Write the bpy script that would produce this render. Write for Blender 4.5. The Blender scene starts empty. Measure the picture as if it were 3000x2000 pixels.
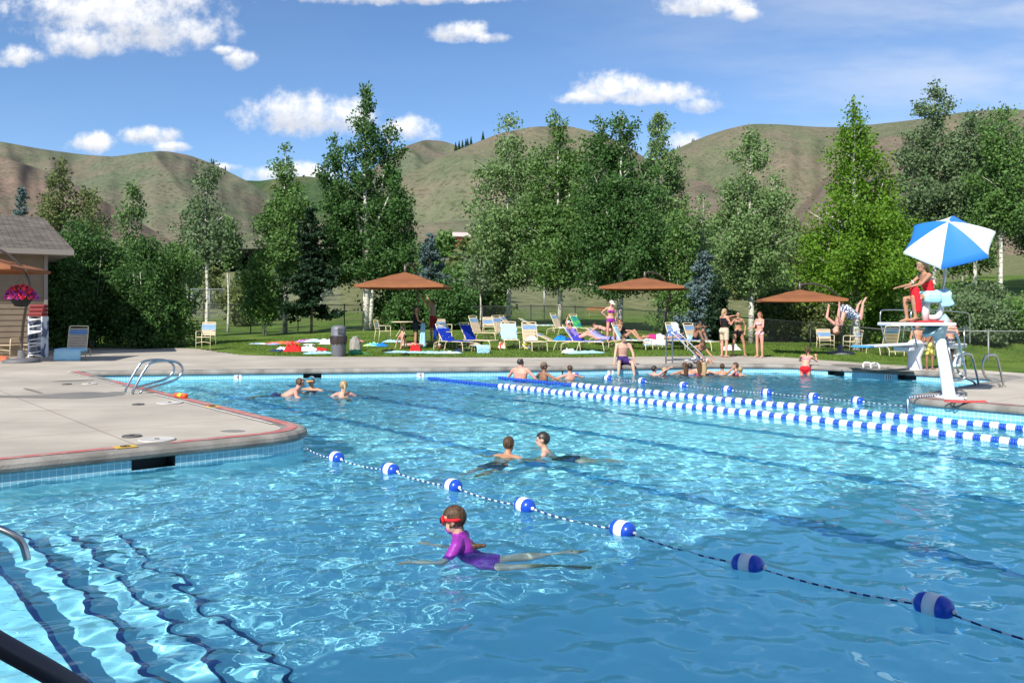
import bpy, bmesh, math, random
import numpy as np
from mathutils import Vector, Matrix, Quaternion
from mathutils.geometry import delaunay_2d_cdt
random.seed(7)
RNG = np.random.default_rng(11)
SC = bpy.context.scene
COL = SC.collection
PI = math.pi
# ------------------------------------------------------------------ camera geometry (pixels of the 3000x2000 photo)
F = 2500.0; HOR = 914.0; CZ = 1.6; WZ = -0.26
D1 = (-.64, .7684); D2 = (.7684, .64)          # pool axes
def PQ(p, q): return (p*D2[0] + q*D1[0], p*D2[1] + q*D1[1])
def toPQ(x, y): return (x*D2[0] + y*D2[1], x*D1[0] + y*D1[1])
def at(px, py, z=0.0):                           # point of the horizontal plane z seen at a pixel
    Y = (CZ - z)*F/(py - HOR); return Vector(((px-1500)/F*Y, Y, z))
def atY(px, py, Y):                              # point at distance Y seen at a pixel
    return Vector(((px-1500)/F*Y, Y, CZ + (HOR-py)/F*Y))
def smooth(a, b, x):
    t = min(1, max(0, (x-a)/(b-a))); return t*t*(3-2*t)

# ------------------------------------------------------------------ terrain
_cols = [-400, 500, 700, 1060, 1300, 1700, 2000, 2200, 2520, 2700, 2880, 3500]
_rows = [30, 33, 38, 45, 55, 80, 120, 180, 300, 600, 900]
_tab = {
 -400:[0,0,0,.1,.2,.5,1.2,3,9,30,45], 500:[0,0,0,.1,.2,.6,1.5,3.5,10,32,45], 700:[0,.02,.12,.2,.25,.6,1.6,4,11,34,45],
 1060:[0,.08,.3,.5,.5,1.0,2.5,5.5,14,40,50], 1300:[0,.08,.32,.55,.65,1.6,4.5,9.5,24,52,60],
 1700:[0,.06,.3,.55,.75,1.2,3,7,18,45,55], 2000:[0,.03,.12,.25,.4,1.0,2.5,6,15,40,50], 2200:[0,0,.0,.0,.2,.8,2.2,5.5,14,40,50],
 2520:[0,-.05,-.1,.0,.8,2.4,4,7,15,40,50], 2700:[-.15,-.22,.2,1.7,2.8,4,6,9,17,42,50], 2880:[-.25,-.3,.7,2.6,3.8,5,7,10,18,42,50], 3500:[-.25,-.3,.8,2.6,3.8,5,7,10,18,42,50]}
_T = np.array([_tab[c] for c in _cols], float)
def hz(X, Y):
    X = np.asarray(X, float); Y = np.asarray(Y, float)
    c = np.clip(1500 + F*X/np.maximum(Y, 10), _cols[0], _cols[-1]); r = np.clip(Y, _rows[0], _rows[-1])
    i = np.clip(np.searchsorted(_cols, c, side='right')-1, 0, len(_cols)-2); j = np.clip(np.searchsorted(_rows, r, side='right')-1, 0, len(_rows)-2)
    ca = np.array(_cols, float); ra = np.array(_rows, float)
    s = (c-ca[i])/(ca[i+1]-ca[i]); s = s*s*(3-2*s); t = (r-ra[j])/(ra[j+1]-ra[j])
    z = (_T[i, j]*(1-s)+_T[i+1, j]*s)*(1-t) + (_T[i, j+1]*(1-s)+_T[i+1, j+1]*s)*t
    return z*np.clip((Y-27)/4, 0, 1)
def ht(x, y): return float(hz(x, y))
def ground(px, py):                              # where the pixel's ray meets the ground
    Y = 22.0
    while Y < 400:
        z = CZ + (HOR-py)/F*Y; X = (px-1500)/F*Y
        if z <= ht(X, Y): break
        Y += .05
    return Vector((X, Y, ht(X, Y)))
def onY(px, Y):
    X = (px-1500)/F*Y; return Vector((X, Y, ht(X, Y)))

# ------------------------------------------------------------------ materials
MATS = {}
def mat(name, c, rough=.6, metal=0.0, c2=None, scale=8.0, detail=4.0, bump=0.0, bscale=40.0, spec=.5, contrast=(.35, .65), coords='Object', stretch=None, transl=None, rnd=None):
    if name in MATS: return MATS[name]
    m = bpy.data.materials.new(name); m.use_nodes = True; nt = m.node_tree; b = nt.nodes['Principled BSDF']
    b.inputs['Base Color'].default_value = (*c, 1); b.inputs['Roughness'].default_value = rough; b.inputs['Metallic'].default_value = metal
    b.inputs['Specular IOR Level'].default_value = spec
    tc = nt.nodes.new('ShaderNodeTexCoord'); src = tc.outputs[coords]
    if stretch:
        mp = nt.nodes.new('ShaderNodeMapping'); mp.inputs['Scale'].default_value = stretch; nt.links.new(src, mp.inputs[0]); src = mp.outputs[0]
    col = None
    if c2:
        n = nt.nodes.new('ShaderNodeTexNoise'); n.inputs['Scale'].default_value = scale; n.inputs['Detail'].default_value = detail; nt.links.new(src, n.inputs['Vector'])
        r = nt.nodes.new('ShaderNodeValToRGB'); r.color_ramp.elements[0].position = contrast[0]; r.color_ramp.elements[1].position = contrast[1]
        r.color_ramp.elements[0].color = (*c, 1); r.color_ramp.elements[1].color = (*c2, 1)
        nt.links.new(n.outputs[0], r.inputs[0]); nt.links.new(r.outputs[0], b.inputs['Base Color']); col = r.outputs[0]
    if rnd:
        g = nt.nodes.new('ShaderNodeNewGeometry'); r = nt.nodes.new('ShaderNodeValToRGB'); els = r.color_ramp.elements
        els[0].color = (*rnd[0], 1); els[1].color = (*rnd[-1], 1)
        for k in range(1, len(rnd)-1): e = els.new(k/(len(rnd)-1)); e.color = (*rnd[k], 1)
        nt.links.new(g.outputs['Random Per Island'], r.inputs[0]); nt.links.new(r.outputs[0], b.inputs['Base Color']); col = r.outputs[0]
    if bump:
        n = nt.nodes.new('ShaderNodeTexNoise'); n.inputs['Scale'].default_value = bscale; n.inputs['Detail'].default_value = 5; nt.links.new(src, n.inputs['Vector'])
        bp = nt.nodes.new('ShaderNodeBump'); bp.inputs['Strength'].default_value = bump; bp.inputs['Distance'].default_value = .02
        nt.links.new(n.outputs[0], bp.inputs['Height']); nt.links.new(bp.outputs[0], b.inputs['Normal'])
    if transl:
        t = nt.nodes.new('ShaderNodeBsdfTranslucent'); mx = nt.nodes.new('ShaderNodeMixShader'); mx.inputs[0].default_value = transl
        if col: nt.links.new(col, t.inputs[0])
        else: t.inputs[0].default_value = (*c, 1)
        nt.links.new(b.outputs[0], mx.inputs[1]); nt.links.new(t.outputs[0], mx.inputs[2]); nt.links.new(mx.outputs[0], nt.nodes['Material Output'].inputs[0])
    MATS[name] = m; return m

# ------------------------------------------------------------------ mesh builder
class MB:
    def __init__(s): s.v = []; s.f = []; s.m = []; s.sm = []
    def add(s, vs, fs, m=0, smooth=True):
        o = len(s.v); s.v += [tuple(v) for v in vs]
        for f in fs: s.f.append(tuple(i+o for i in f)); s.m.append(m); s.sm.append(smooth)
        return s
    def box(s, c, d, M=None, m=0):
        x, y, z = d[0]/2, d[1]/2, d[2]/2; M = M or Matrix(); c = Vector(c)
        vs = [c + M.to_3x3() @ Vector((i*x, j*y, k*z)) for i in (-1, 1) for j in (-1, 1) for k in (-1, 1)]
        return s.add(vs, [(0,1,3,2),(4,6,7,5),(0,4,5,1),(2,3,7,6),(0,2,6,4),(1,5,7,3)], m, False)
    def bbox(s, c, d, b=.01, M=None, m=0):        # box with chamfered edges
        bm = bmesh.new(); bmesh.ops.create_cube(bm, size=1); bmesh.ops.scale(bm, vec=d, verts=bm.verts)
        bmesh.ops.bevel(bm, geom=bm.edges[:], offset=b, segments=2, affect='EDGES', profile=.5)
        M3 = (M or Matrix()).to_3x3(); c = Vector(c); bm.verts.index_update()
        s.add([c + M3 @ v.co for v in bm.verts], [[v.index for v in f.verts] for f in bm.faces], m, False); bm.free(); return s
    def tube(s, pts, r, n=8, m=0, cap=True, side=None, closed=False):
        pts = [Vector(p) for p in pts]; N = len(pts)
        rs = r if isinstance(r, (list, tuple)) else [r]*N
        rings = []; up = Vector(side).normalized() if side else None
        prev = None
        for i, p in enumerate(pts):
            if closed: t = (pts[(i+1) % N]-pts[i-1]).normalized()
            else: t = (pts[min(i+1, N-1)]-pts[max(i-1, 0)]).normalized()
            if up: a = up - t*up.dot(t)
            elif prev is not None: a = prev - t*prev.dot(t)
            else: a = t.orthogonal()
            if a.length < 1e-6: a = t.orthogonal()
            a.normalize(); b = t.cross(a); prev = a
            rr = rs[i] if isinstance(rs[i], (list, tuple)) else (rs[i], rs[i])
            rings.append([p + a*rr[0]*math.cos(2*PI*k/n) + b*rr[1]*math.sin(2*PI*k/n) for k in range(n)])
        vs = [v for ring in rings for v in ring]; fs = []
        for i in range(N if closed else N-1):
            j = (i+1) % N
            for k in range(n): fs.append((i*n+k, i*n+(k+1) % n, j*n+(k+1) % n, j*n+k))
        if cap and not closed: fs.append(tuple(range(n))[::-1]); fs.append(tuple((N-1)*n+k for k in range(n)))
        return s.add(vs, fs, m)
    def lathe(s, prof, c=(0,0,0), n=20, m=0, M=None):  # prof: (r,z)
        M3 = (M or Matrix()).to_3x3(); c = Vector(c)
        vs = [c + M3 @ Vector((r*math.cos(2*PI*k/n), r*math.sin(2*PI*k/n), z)) for r, z in prof for k in range(n)]
        fs = [(i*n+k, i*n+(k+1) % n, (i+1)*n+(k+1) % n, (i+1)*n+k) for i in range(len(prof)-1) for k in range(n)]
        if prof[0][0] > 1e-4: fs.append(tuple(range(n))[::-1])
        if prof[-1][0] > 1e-4: fs.append(tuple((len(prof)-1)*n+k for k in range(n)))
        return s.add(vs, fs, m)
    def ball(s, c, r, n=12, m=0, M=None):
        r = r if isinstance(r, (list, tuple)) else (r, r, r); c = Vector(c); M3 = (M or Matrix()).to_3x3()
        vs = []; k = n//2
        for i in range(k+1):
            th = PI*i/k
            for j in range(n): ph = 2*PI*j/n; vs.append(c + M3 @ Vector((r[0]*math.sin(th)*math.cos(ph), r[1]*math.sin(th)*math.sin(ph), r[2]*math.cos(th))))
        return s.add(vs, [(i*n+j, (i+1)*n+j, (i+1)*n+(j+1) % n, i*n+(j+1) % n) for i in range(k) for j in range(n)], m)
    def limb(s, pts, rad, side=(1,0,0), n=12, m=0):  # elliptical sections with domed ends (watertight)
        pts = [Vector(p) for p in pts]; rad = [r if isinstance(r, (list, tuple)) else (r, r) for r in rad]
        d0 = (pts[0]-pts[1]).normalized(); d1 = (pts[-1]-pts[-2]).normalized()
        P = []; R = []
        for a, k in ((1, .02), (.8, .6), (.45, .89)): P.append(pts[0]+d0*min(rad[0])*a); R.append((rad[0][0]*k, rad[0][1]*k))
        P += pts; R += rad
        for a, k in ((.45, .89), (.8, .6), (1, .02)): P.append(pts[-1]+d1*min(rad[-1])*a); R.append((rad[-1][0]*k, rad[-1][1]*k))
        return s.tube(P, R, n, m, True, side)
    def build(s, name, mats, parent=None, auto=True, loc=None):
        me = bpy.data.meshes.new(name); me.from_pydata(s.v, [], s.f)
        mats = mats if isinstance(mats, (list, tuple)) else [mats]
        for q in mats: me.materials.append(q)
        me.polygons.foreach_set('material_index', s.m); me.polygons.foreach_set('use_smooth', s.sm); me.update()
        o = bpy.data.objects.new(name, me); COL.objects.link(o)
        if parent: o.parent = parent
        if loc is not None: o.location = loc
        return o
def np_mesh(name, V, Q, m, parent=None, smooth=False):
    me = bpy.data.meshes.new(name); V = np.ascontiguousarray(V, np.float32); Q = np.ascontiguousarray(Q, np.int32); k = Q.shape[1]
    me.vertices.add(len(V)); me.vertices.foreach_set('co', V.ravel())
    me.loops.add(Q.size); me.loops.foreach_set('vertex_index', Q.ravel())
    me.polygons.add(len(Q)); me.polygons.foreach_set('loop_start', np.arange(0, Q.size, k, dtype=np.int32))
    me.polygons.foreach_set('use_smooth', np.full(len(Q), smooth)); me.update(calc_edges=True)
    me.materials.append(m); o = bpy.data.objects.new(name, me); COL.objects.link(o)
    if parent: o.parent = parent
    return o
def tag(o, label=None, cat=None, group=None, kind=None):
    if label: o['label'] = label
    if cat: o['category'] = cat
    if group: o['group'] = group
    if kind: o['kind'] = kind
    return o
def empty(name, loc, yaw=0, label=None, cat=None, group=None):
    o = bpy.data.objects.new(name, None); COL.objects.link(o); o.location = loc; o.rotation_euler = (0, 0, yaw); o.empty_display_size = .2
    return tag(o, label, cat, group)
def copy_tree(o, parent=None):
    c = o.copy(); COL.objects.link(c)
    if parent: c.parent = parent
    for ch in list(o.children): copy_tree(ch, c)
    return c
def arc(c, r, a0, a1, n, ax=Vector((1,0,0)), ay=Vector((0,0,1))):
    return [Vector(c) + ax*r*math.cos(a0+(a1-a0)*i/n) + ay*r*math.sin(a0+(a1-a0)*i/n) for i in range(n+1)]
def chaikin(pts, it=2, closed=False):
    pts = [Vector(p) for p in pts]
    for _ in range(it):
        out = [] if closed else [pts[0]]
        rng = range(len(pts)) if closed else range(len(pts)-1)
        for i in rng:
            a, b = pts[i], pts[(i+1) % len(pts)]; out += [a*.75+b*.25, a*.25+b*.75]
        if not closed: out.append(pts[-1])
        pts = out
    return pts
# ------------------------------------------------------------------ camera, sun, sky
cam = bpy.data.cameras.new('camera'); camo = bpy.data.objects.new('camera', cam); COL.objects.link(camo); SC.camera = camo
cam.sensor_width = 36; cam.lens = F/3000*36; cam.shift_y = -(1000-HOR)/3000; cam.clip_end = 20000; cam.clip_start = .05
camo.location = (0, 0, CZ); camo.rotation_euler = (PI/2, 0, 0)
SUN_EL = math.radians(41); SD = Vector((.50, .866, 0))     # horizontal direction the light travels
sl = bpy.data.lights.new('sun', 'SUN'); sl.energy = 5.0; sl.angle = math.radians(.5); sl.color = (1, .95, .87)
so = bpy.data.objects.new('sun', sl); COL.objects.link(so)
so.rotation_euler = Vector((SD.x*math.cos(SUN_EL), SD.y*math.cos(SUN_EL), -math.sin(SUN_EL))).to_track_quat('-Z', 'Y').to_euler()
sl.cycles.is_caustics_light = True
W = bpy.data.worlds.new('World'); SC.world = W; W.use_nodes = True
wn = W.node_tree; N = wn.nodes; L = wn.links; bg = N['Background']
def nd(t, **kw):
    n = N.new(t)
    for k, v in kw.items(): setattr(n, k, v)
    return n
def setin(n, i, v):
    if hasattr(v, 'node') or isinstance(v, bpy.types.NodeSocket): L.new(v, n.inputs[i])
    else: n.inputs[i].default_value = v
def MA(op, a, b=0.0, c=None, clamp=False):
    n = nd('ShaderNodeMath', operation=op, use_clamp=clamp); setin(n, 0, a); setin(n, 1, b)
    if c is not None: setin(n, 2, c)
    return n.outputs[0]
def MIX(f, a, b):
    n = nd('ShaderNodeMix', data_type='RGBA'); setin(n, 0, f); setin(n, 6, a); setin(n, 7, b); return n.outputs[2]
sky = nd('ShaderNodeTexSky', sky_type='NISHITA', sun_disc=False); sky.sun_elevation = SUN_EL; sky.sun_rotation = math.atan2(-SD.x, -SD.y) % (2*PI)
sky.altitude = 1700; sky.air_density = 1.0; sky.dust_density = .35; sky.ozone_density = 2.2
hs = nd('ShaderNodeHueSaturation'); hs.inputs['Saturation'].default_value = 1.12; L.new(sky.outputs[0], hs.inputs['Color'])
tc = nd('ShaderNodeTexCoord'); sx = nd('ShaderNodeSeparateXYZ'); L.new(tc.outputs['Generated'], sx.inputs[0])
ys = MA('MAXIMUM', sx.outputs[1], .05); U = MA('DIVIDE', sx.outputs[0], ys); V = MA('DIVIDE', sx.outputs[2], ys)
uv = nd('ShaderNodeCombineXYZ'); L.new(U, uv.inputs[0]); L.new(V, uv.inputs[1])
def noise(scale, detail, rough=.5, off=(0, 0, 0), st=(1, 1, 1)):
    mp = nd('ShaderNodeMapping'); mp.inputs['Scale'].default_value = st; mp.inputs['Location'].default_value = off; L.new(uv.outputs[0], mp.inputs[0])
    n = nd('ShaderNodeTexNoise'); n.inputs['Scale'].default_value = scale; n.inputs['Detail'].default_value = detail; n.inputs['Roughness'].default_value = rough
    L.new(mp.outputs[0], n.inputs[0]); return n.outputs[0]
n1 = MA('SUBTRACT', noise(36, 8, .62), .5); n2 = MA('SUBTRACT', noise(105, 5, .6, (3, 1, 0)), .5)
n3 = MA('SUBTRACT', noise(15, 3, .5, (5, 2, 0)), .5)
nz = MA('ADD', MA('MULTIPLY', n1, 3.0), MA('MULTIPLY', n2, .45))
def blob(x, y, rx, ry, flat=1.5, w=1.0):
    du = MA('MULTIPLY', MA('SUBTRACT', U, (x-1500)/F), F/rx); dv = MA('MULTIPLY', MA('SUBTRACT', V, (HOR-y)/F), F/ry)
    dn = MA('MAXIMUM', dv, MA('MULTIPLY', dv, -flat))
    r2 = MA('ADD', MA('MULTIPLY', du, du), MA('MULTIPLY', dn, dn))
    return MA('SUBTRACT', w, r2), dv
CL = [(330,25,330,85,1.1),(470,90,210,60,1.0),(245,135,115,62,1.6),(50,172,85,36,1.6),(1345,98,95,36,1.5),(1440,112,60,18,1.2),(700,172,50,30,1.0),(655,148,40,16,1.0),
      (2080,15,150,38,1.2),(2180,42,60,24,1.2),(880,345,175,80,1.5),(1020,345,110,60,1.4),(1190,385,95,42,1.4),(270,425,75,38,1.5),(440,400,90,30,1.2),(500,430,60,16,1.1),
      (1800,262,130,52,1.7),(1900,285,180,40,1.8),(2040,312,70,26,1.3),(1720,290,90,24,1.4),(860,512,150,34,1.2),(1180,-8,330,22,1.0),(2010,420,70,32,1.2),(660,490,50,14,1)]
dens = None; shade = None
for x, y, rx, ry, fl in CL:
    b, dv = blob(x, y, rx*1.12, ry*1.15, fl)
    s = MA('MULTIPLY_ADD', dv, .42, b)
    dens = b if dens is None else MA('MAXIMUM', dens, b)
    shade = MA('MULTIPLY', MA('MAXIMUM', b, 0.0), dv) if shade is None else MA('ADD', shade, MA('MULTIPLY', MA('MAXIMUM', b, 0.0), dv))
dd = MA('ADD', dens, nz)
alpha = nd('ShaderNodeMapRange', interpolation_type='SMOOTHSTEP'); alpha.inputs['From Min'].default_value = -.12; alpha.inputs['From Max'].default_value = 1.25; L.new(dd, alpha.inputs[0])
gate = nd('ShaderNodeMapRange'); gate.inputs['From Min'].default_value = -1.6; gate.inputs['From Max'].default_value = -.2; L.new(dens, gate.inputs[0])
front = MA('GREATER_THAN', sx.outputs[1], .05)
al = MA('MULTIPLY', MA('MULTIPLY', alpha.outputs[0], gate.outputs[0]), front)
sh = nd('ShaderNodeMapRange'); sh.inputs['From Min'].default_value = -.75; sh.inputs['From Max'].default_value = .55
L.new(MA('ADD', MA('MULTIPLY', shade, 1.5), MA('MULTIPLY_ADD', n3, 1.5, MA('MULTIPLY', n1, .5))), sh.inputs[0])
ccol = MIX(sh.outputs[0], (4.3, 4.6, 5.3, 1), (7.9, 7.9, 7.9, 1))
# thin cirrus toward the right
ci = noise(4.5, 8, .6, (2, 7, 0), (.7, 3.0, 1)); cr = nd('ShaderNodeMapRange', interpolation_type='SMOOTHSTEP'); cr.inputs['From Min'].default_value = -.05; cr.inputs['From Max'].default_value = .75; L.new(U, cr.inputs[0])
cis = nd('ShaderNodeMapRange', interpolation_type='SMOOTHSTEP'); cis.inputs['From Min'].default_value = .3; cis.inputs['From Max'].default_value = .75; L.new(ci, cis.inputs[0])
cia = MA('MULTIPLY', MA('MULTIPLY_ADD', cis.outputs[0], .85, .12), MA('MULTIPLY_ADD', cr.outputs[0], .75, .04))
tint = nd('ShaderNodeMix', data_type='RGBA', blend_type='MULTIPLY'); tint.inputs[0].default_value = 1; L.new(hs.outputs[0], tint.inputs[6]); tint.inputs[7].default_value = (1.0, 1.04, 1.1, 1)
c1 = MIX(cia, tint.outputs[2], (5.4, 5.9, 6.8, 1)); c2 = MIX(al, c1, ccol)
L.new(c2, bg.inputs[0]); bg.inputs[1].default_value = .105

SC.view_settings.view_transform = 'Standard'; SC.view_settings.look = 'None'; SC.view_settings.exposure = 0.5; SC.view_settings.gamma = 1
SC.cycles.use_denoising = True; SC.cycles.caustics_refractive = True; SC.cycles.caustics_reflective = True
SC.cycles.max_bounces = 7; SC.cycles.diffuse_bounces = 3; SC.cycles.glossy_bounces = 3; SC.cycles.transmission_bounces = 6; SC.cycles.transparent_max_bounces = 6
SC.cycles.sample_clamp_indirect = 6; SC.cycles.blur_glossy = .3; SC.cycles.use_adaptive_sampling = True; SC.cycles.adaptive_threshold = .015

# ------------------------------------------------------------------ pool outline
def round_poly(P, closed=True, seg=8):
    out = []; n = len(P)
    for i, (x, y, r) in enumerate(P):
        a = Vector(P[i-1][:2]); b = Vector((x, y)); c = Vector(P[(i+1) % n][:2])
        if r <= 0: out.append(b); continue
        d0 = (a-b).normalized(); d1 = (c-b).normalized(); ang = d0.angle(d1); t = r/math.tan(ang/2)
        p0 = b+d0*t; p1 = b+d1*t
        for k in range(seg+1):
            s = k/seg; out.append(p0*(1-s)**2 + b*2*s*(1-s) + p1*s*s)
    return out
PO = [(.40,-8,0),(.40,10.5,.3),(5.45,10.5,1.0),(5.75,25.1,.2),(17.1,18.3,1.0),(21.4,16.5,1.5),(23.2,14.6,1.2),(23.2,8.35,.35),(15.85,7.6,.75),(15.5,-8,0)]
loop = [Vector(PQ(*p)) for p in round_poly(PO)]
def resample(lp, step):
    out = []; n = len(lp)
    for i in range(n):
        a, b = lp[i], lp[(i+1) % n]; k = max(1, int((b-a).length/step))
        for j in range(k): out.append(a + (b-a)*(j/k))
    return out
loop = resample(loop, .25)
area = sum(loop[i].x*loop[(i+1) % len(loop)].y - loop[(i+1) % len(loop)].x*loop[i].y for i in range(len(loop)))
if area < 0: loop.reverse()                    # counter-clockwise: outside is to the right
NL = len(loop)
def onorm(lp):
    out = []
    for i in range(len(lp)):
        a = lp[i-1]; b = lp[(i+1) % len(lp)]; t = (b-a).normalized(); out.append(Vector((t.y, -t.x)))
    return out
LN = onorm(loop)
def offs(d): return [loop[i]+LN[i]*d for i in range(NL)]
arcl = [0.0]
for i in range(NL): arcl.append(arcl[-1]+(loop[(i+1) % NL]-loop[i]).length)
def nearest(pt):
    return min(range(NL), key=lambda i: (loop[i]-Vector(pt[:2])).length)
def inside(poly, X, Y):
    X = np.asarray(X); Y = np.asarray(Y); r = np.zeros(X.shape, bool); n = len(poly)
    for i in range(n):
        x0, y0 = poly[i][0], poly[i][1]; x1, y1 = poly[(i+1) % n][0], poly[(i+1) % n][1]
        if y0 == y1: continue
        c = ((y0 > Y) != (y1 > Y)) & (X < (x1-x0)*(Y-y0)/(y1-y0)+x0); r ^= c
    return r

# materials of the setting
m_deck = mat('deck_concrete', (.475,.43,.36), .85, c2=(.39,.35,.29), scale=.9, detail=9, bump=.25, bscale=60, contrast=(.3,.72), spec=.25)
def deck_extra(m):
    nt = m.node_tree; b = nt.nodes['Principled BSDF']; src = b.inputs['Base Color'].links[0].from_socket
    tcx = nt.nodes.new('ShaderNodeTexCoord'); mp = nt.nodes.new('ShaderNodeMapping'); mp.inputs['Rotation'].default_value = (0, 0, -math.atan2(D2[1], D2[0])); nt.links.new(tcx.outputs['Object'], mp.inputs[0])
    br = nt.nodes.new('ShaderNodeTexBrick'); br.offset = 0; br.inputs['Scale'].default_value = 1; br.inputs['Brick Width'].default_value = 3.1; br.inputs['Row Height'].default_value = 3.1; br.inputs['Mortar Size'].default_value = .012
    br.inputs['Color1'].default_value = br.inputs['Color2'].default_value = (1,1,1,1); br.inputs['Mortar'].default_value = (.62,.6,.58,1); nt.links.new(mp.outputs[0], br.inputs[0])
    n = nt.nodes.new('ShaderNodeTexNoise'); n.inputs['Scale'].default_value = .35; n.inputs['Detail'].default_value = 6; nt.links.new(mp.outputs[0], n.inputs[0])
    mp2 = nt.nodes.new('ShaderNodeMapping'); mp2.inputs['Scale'].default_value = (.5, 5, 1); nt.links.new(tcx.outputs['Object'], mp2.inputs[0])
    n3 = nt.nodes.new('ShaderNodeTexNoise'); n3.inputs['Scale'].default_value = .6; n3.inputs['Detail'].default_value = 6; nt.links.new(mp2.outputs[0], n3.inputs[0])
    r = nt.nodes.new('ShaderNodeMapRange'); r.inputs['From Min'].default_value = .3; r.inputs['From Max'].default_value = .7; r.inputs['To Min'].default_value = .76; r.inputs['To Max'].default_value = 1.08; nt.links.new(n.outputs[0], r.inputs[0])
    r3 = nt.nodes.new('ShaderNodeMapRange'); r3.inputs['From Min'].default_value = .3; r3.inputs['From Max'].default_value = .7; r3.inputs['To Min'].default_value = .93; r3.inputs['To Max'].default_value = 1.05; nt.links.new(n3.outputs[0], r3.inputs[0])
    def mul(a, c):
        x = nt.nodes.new('ShaderNodeMix'); x.data_type = 'RGBA'; x.blend_type = 'MULTIPLY'; x.inputs[0].default_value = 1; nt.links.new(a, x.inputs[6]); nt.links.new(c, x.inputs[7]); return x.outputs[2]
    nt.links.new(mul(mul(mul(src, br.outputs[0]), r.outputs[0]), r3.outputs[0]), b.inputs['Base Color'])
deck_extra(m_deck)
m_cop = mat('coping_stone', (.30,.28,.25), .75, c2=(.14,.13,.115), scale=2.2, detail=10, bump=.4, bscale=45, contrast=(.35,.7), spec=.3)
m_plaster = mat('pool_plaster', (.70,.94,.97), .75, c2=(.64,.90,.95), scale=3, detail=4, spec=.2)
m_lane = mat('lane_tile_blue', (.14,.40,.62), .6)
m_stepl = mat('step_tile_navy', (.02,.025,.12), .5)
m_red = mat('red_paint', (.46,.12,.11), .7, c2=(.40,.27,.23), scale=5, detail=9, contrast=(.45,.68), bump=.2)
m_wline = mat('white_line_paint', (.72,.70,.66), .7, c2=(.52,.49,.44), scale=7, detail=8)
m_dark = mat('dark_recess', (.012,.014,.016), .8); m_skim = mat('skimmer_inside', (.06,.10,.12), .6)
def tile_mat(name, c, grout, sz):
    m = bpy.data.materials.new(name); m.use_nodes = True; nt = m.node_tree; b = nt.nodes['Principled BSDF']; b.inputs['Roughness'].default_value = .18
    u = nt.nodes.new('ShaderNodeUVMap'); br = nt.nodes.new('ShaderNodeTexBrick'); br.offset = 0; br.inputs['Scale'].default_value = 1/sz; br.inputs['Brick Width'].default_value = 1; br.inputs['Row Height'].default_value = 1
    br.inputs['Mortar Size'].default_value = .06; br.inputs['Mortar'].default_value = (*grout, 1); br.inputs['Color1'].default_value = (*c, 1); br.inputs['Color2'].default_value = (c[0]*.82, c[1]*.88, c[2]*.92, 1)
    nt.links.new(u.outputs[0], br.inputs[0]); nt.links.new(br.outputs[0], b.inputs['Base Color']); MATS[name] = m; return m
m_tile = tile_mat('waterline_tile', (.24,.54,.66), (.55,.72,.76), .075)

# sweep of a profile along the outline
def sweep(name, prof, m, i0=0, n=None, uv=False, gaps=()):
    closed = n is None; n = NL if closed else n
    vs = []; fs = []; k = len(prof)
    for j in range(n if closed else n+1):
        i = (i0+j) % NL
        for d, z in prof: p = loop[i]+LN[i]*d; vs.append((p.x, p.y, z))
    cnt = n if closed else n
    tot = len(vs)//k
    for j in range(cnt):
        if (i0+j) % NL in gaps: continue
        a = j*k; b = ((j+1) % tot)*k
        for q in range(k-1): fs.append((a+q, b+q, b+q+1, a+q+1))
    me = bpy.data.meshes.new(name); me.from_pydata(vs, [], fs); me.materials.append(m); me.update()
    if uv:
        ul = me.uv_layers.new(name='UVMap')
        for li, lo in enumerate(me.loops):
            v = lo.vertex_index; j = v//k; i = (i0+j) % NL; f = li//4
            u = arcl[i] if not (j == 0 and (f//(k-1)) % max(1, cnt) == cnt-1 and closed) else arcl[NL]
            ul.data[li].uv = (u, me.vertices[v].co.z)
    o = bpy.data.objects.new(name, me); COL.objects.link(o); return o
sk = []                                         # skimmer openings on the waterline
for px, py, w in ((535,1322,2),(952,1082,2),(1650,1073,2),(2490,1076,2),(2700,1087,2)):
    i = nearest(at(px, py)); sk.append([(i+j) % NL for j in range(w)])
gaps = set(j for s in sk for j in s)
tag(sweep('coping', [(-.012,-.125),(-.045,-.11),(-.055,-.075),(-.045,-.03),(-.015,-.002),(.02,.008),(.28,.010),(.31,.004),(.31,-.1)], m_cop), kind='structure')
sweep('pool_wall_tile', [(0,-.12),(0,-.25)], m_tile, uv=True, gaps=gaps)['kind'] = 'structure'
sweep('pool_wall_tile', [(0,-.25),(0,-.34),(0,-.44)], m_tile, uv=True)['kind'] = 'structure'
wl = sweep('pool_wall', [(0,-.44),(0,-1.2),(0,-3.6)], m_plaster); wl['kind'] = 'structure'
for n_, s in enumerate(sk):
    i0 = s[0]; i1 = (s[-1]+1) % NL; a, b = loop[i0], loop[i1]; nn = LN[i0]*.35
    v = [(a.x,a.y,-.12),(b.x,b.y,-.12),(b.x,b.y,-.25),(a.x,a.y,-.25)] + [(a.x+nn.x,a.y+nn.y,-.12),(b.x+nn.x,b.y+nn.y,-.12),(b.x+nn.x,b.y+nn.y,-.30),(a.x+nn.x,a.y+nn.y,-.30)]
    mb = MB().add(v, [(4,5,6,7),(0,1,5,4),(0,4,7,3),(1,2,6,5),(3,7,6,2)], 0, False); o = mb.build('skimmer_opening', m_skim); o['kind'] = 'structure'
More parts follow.
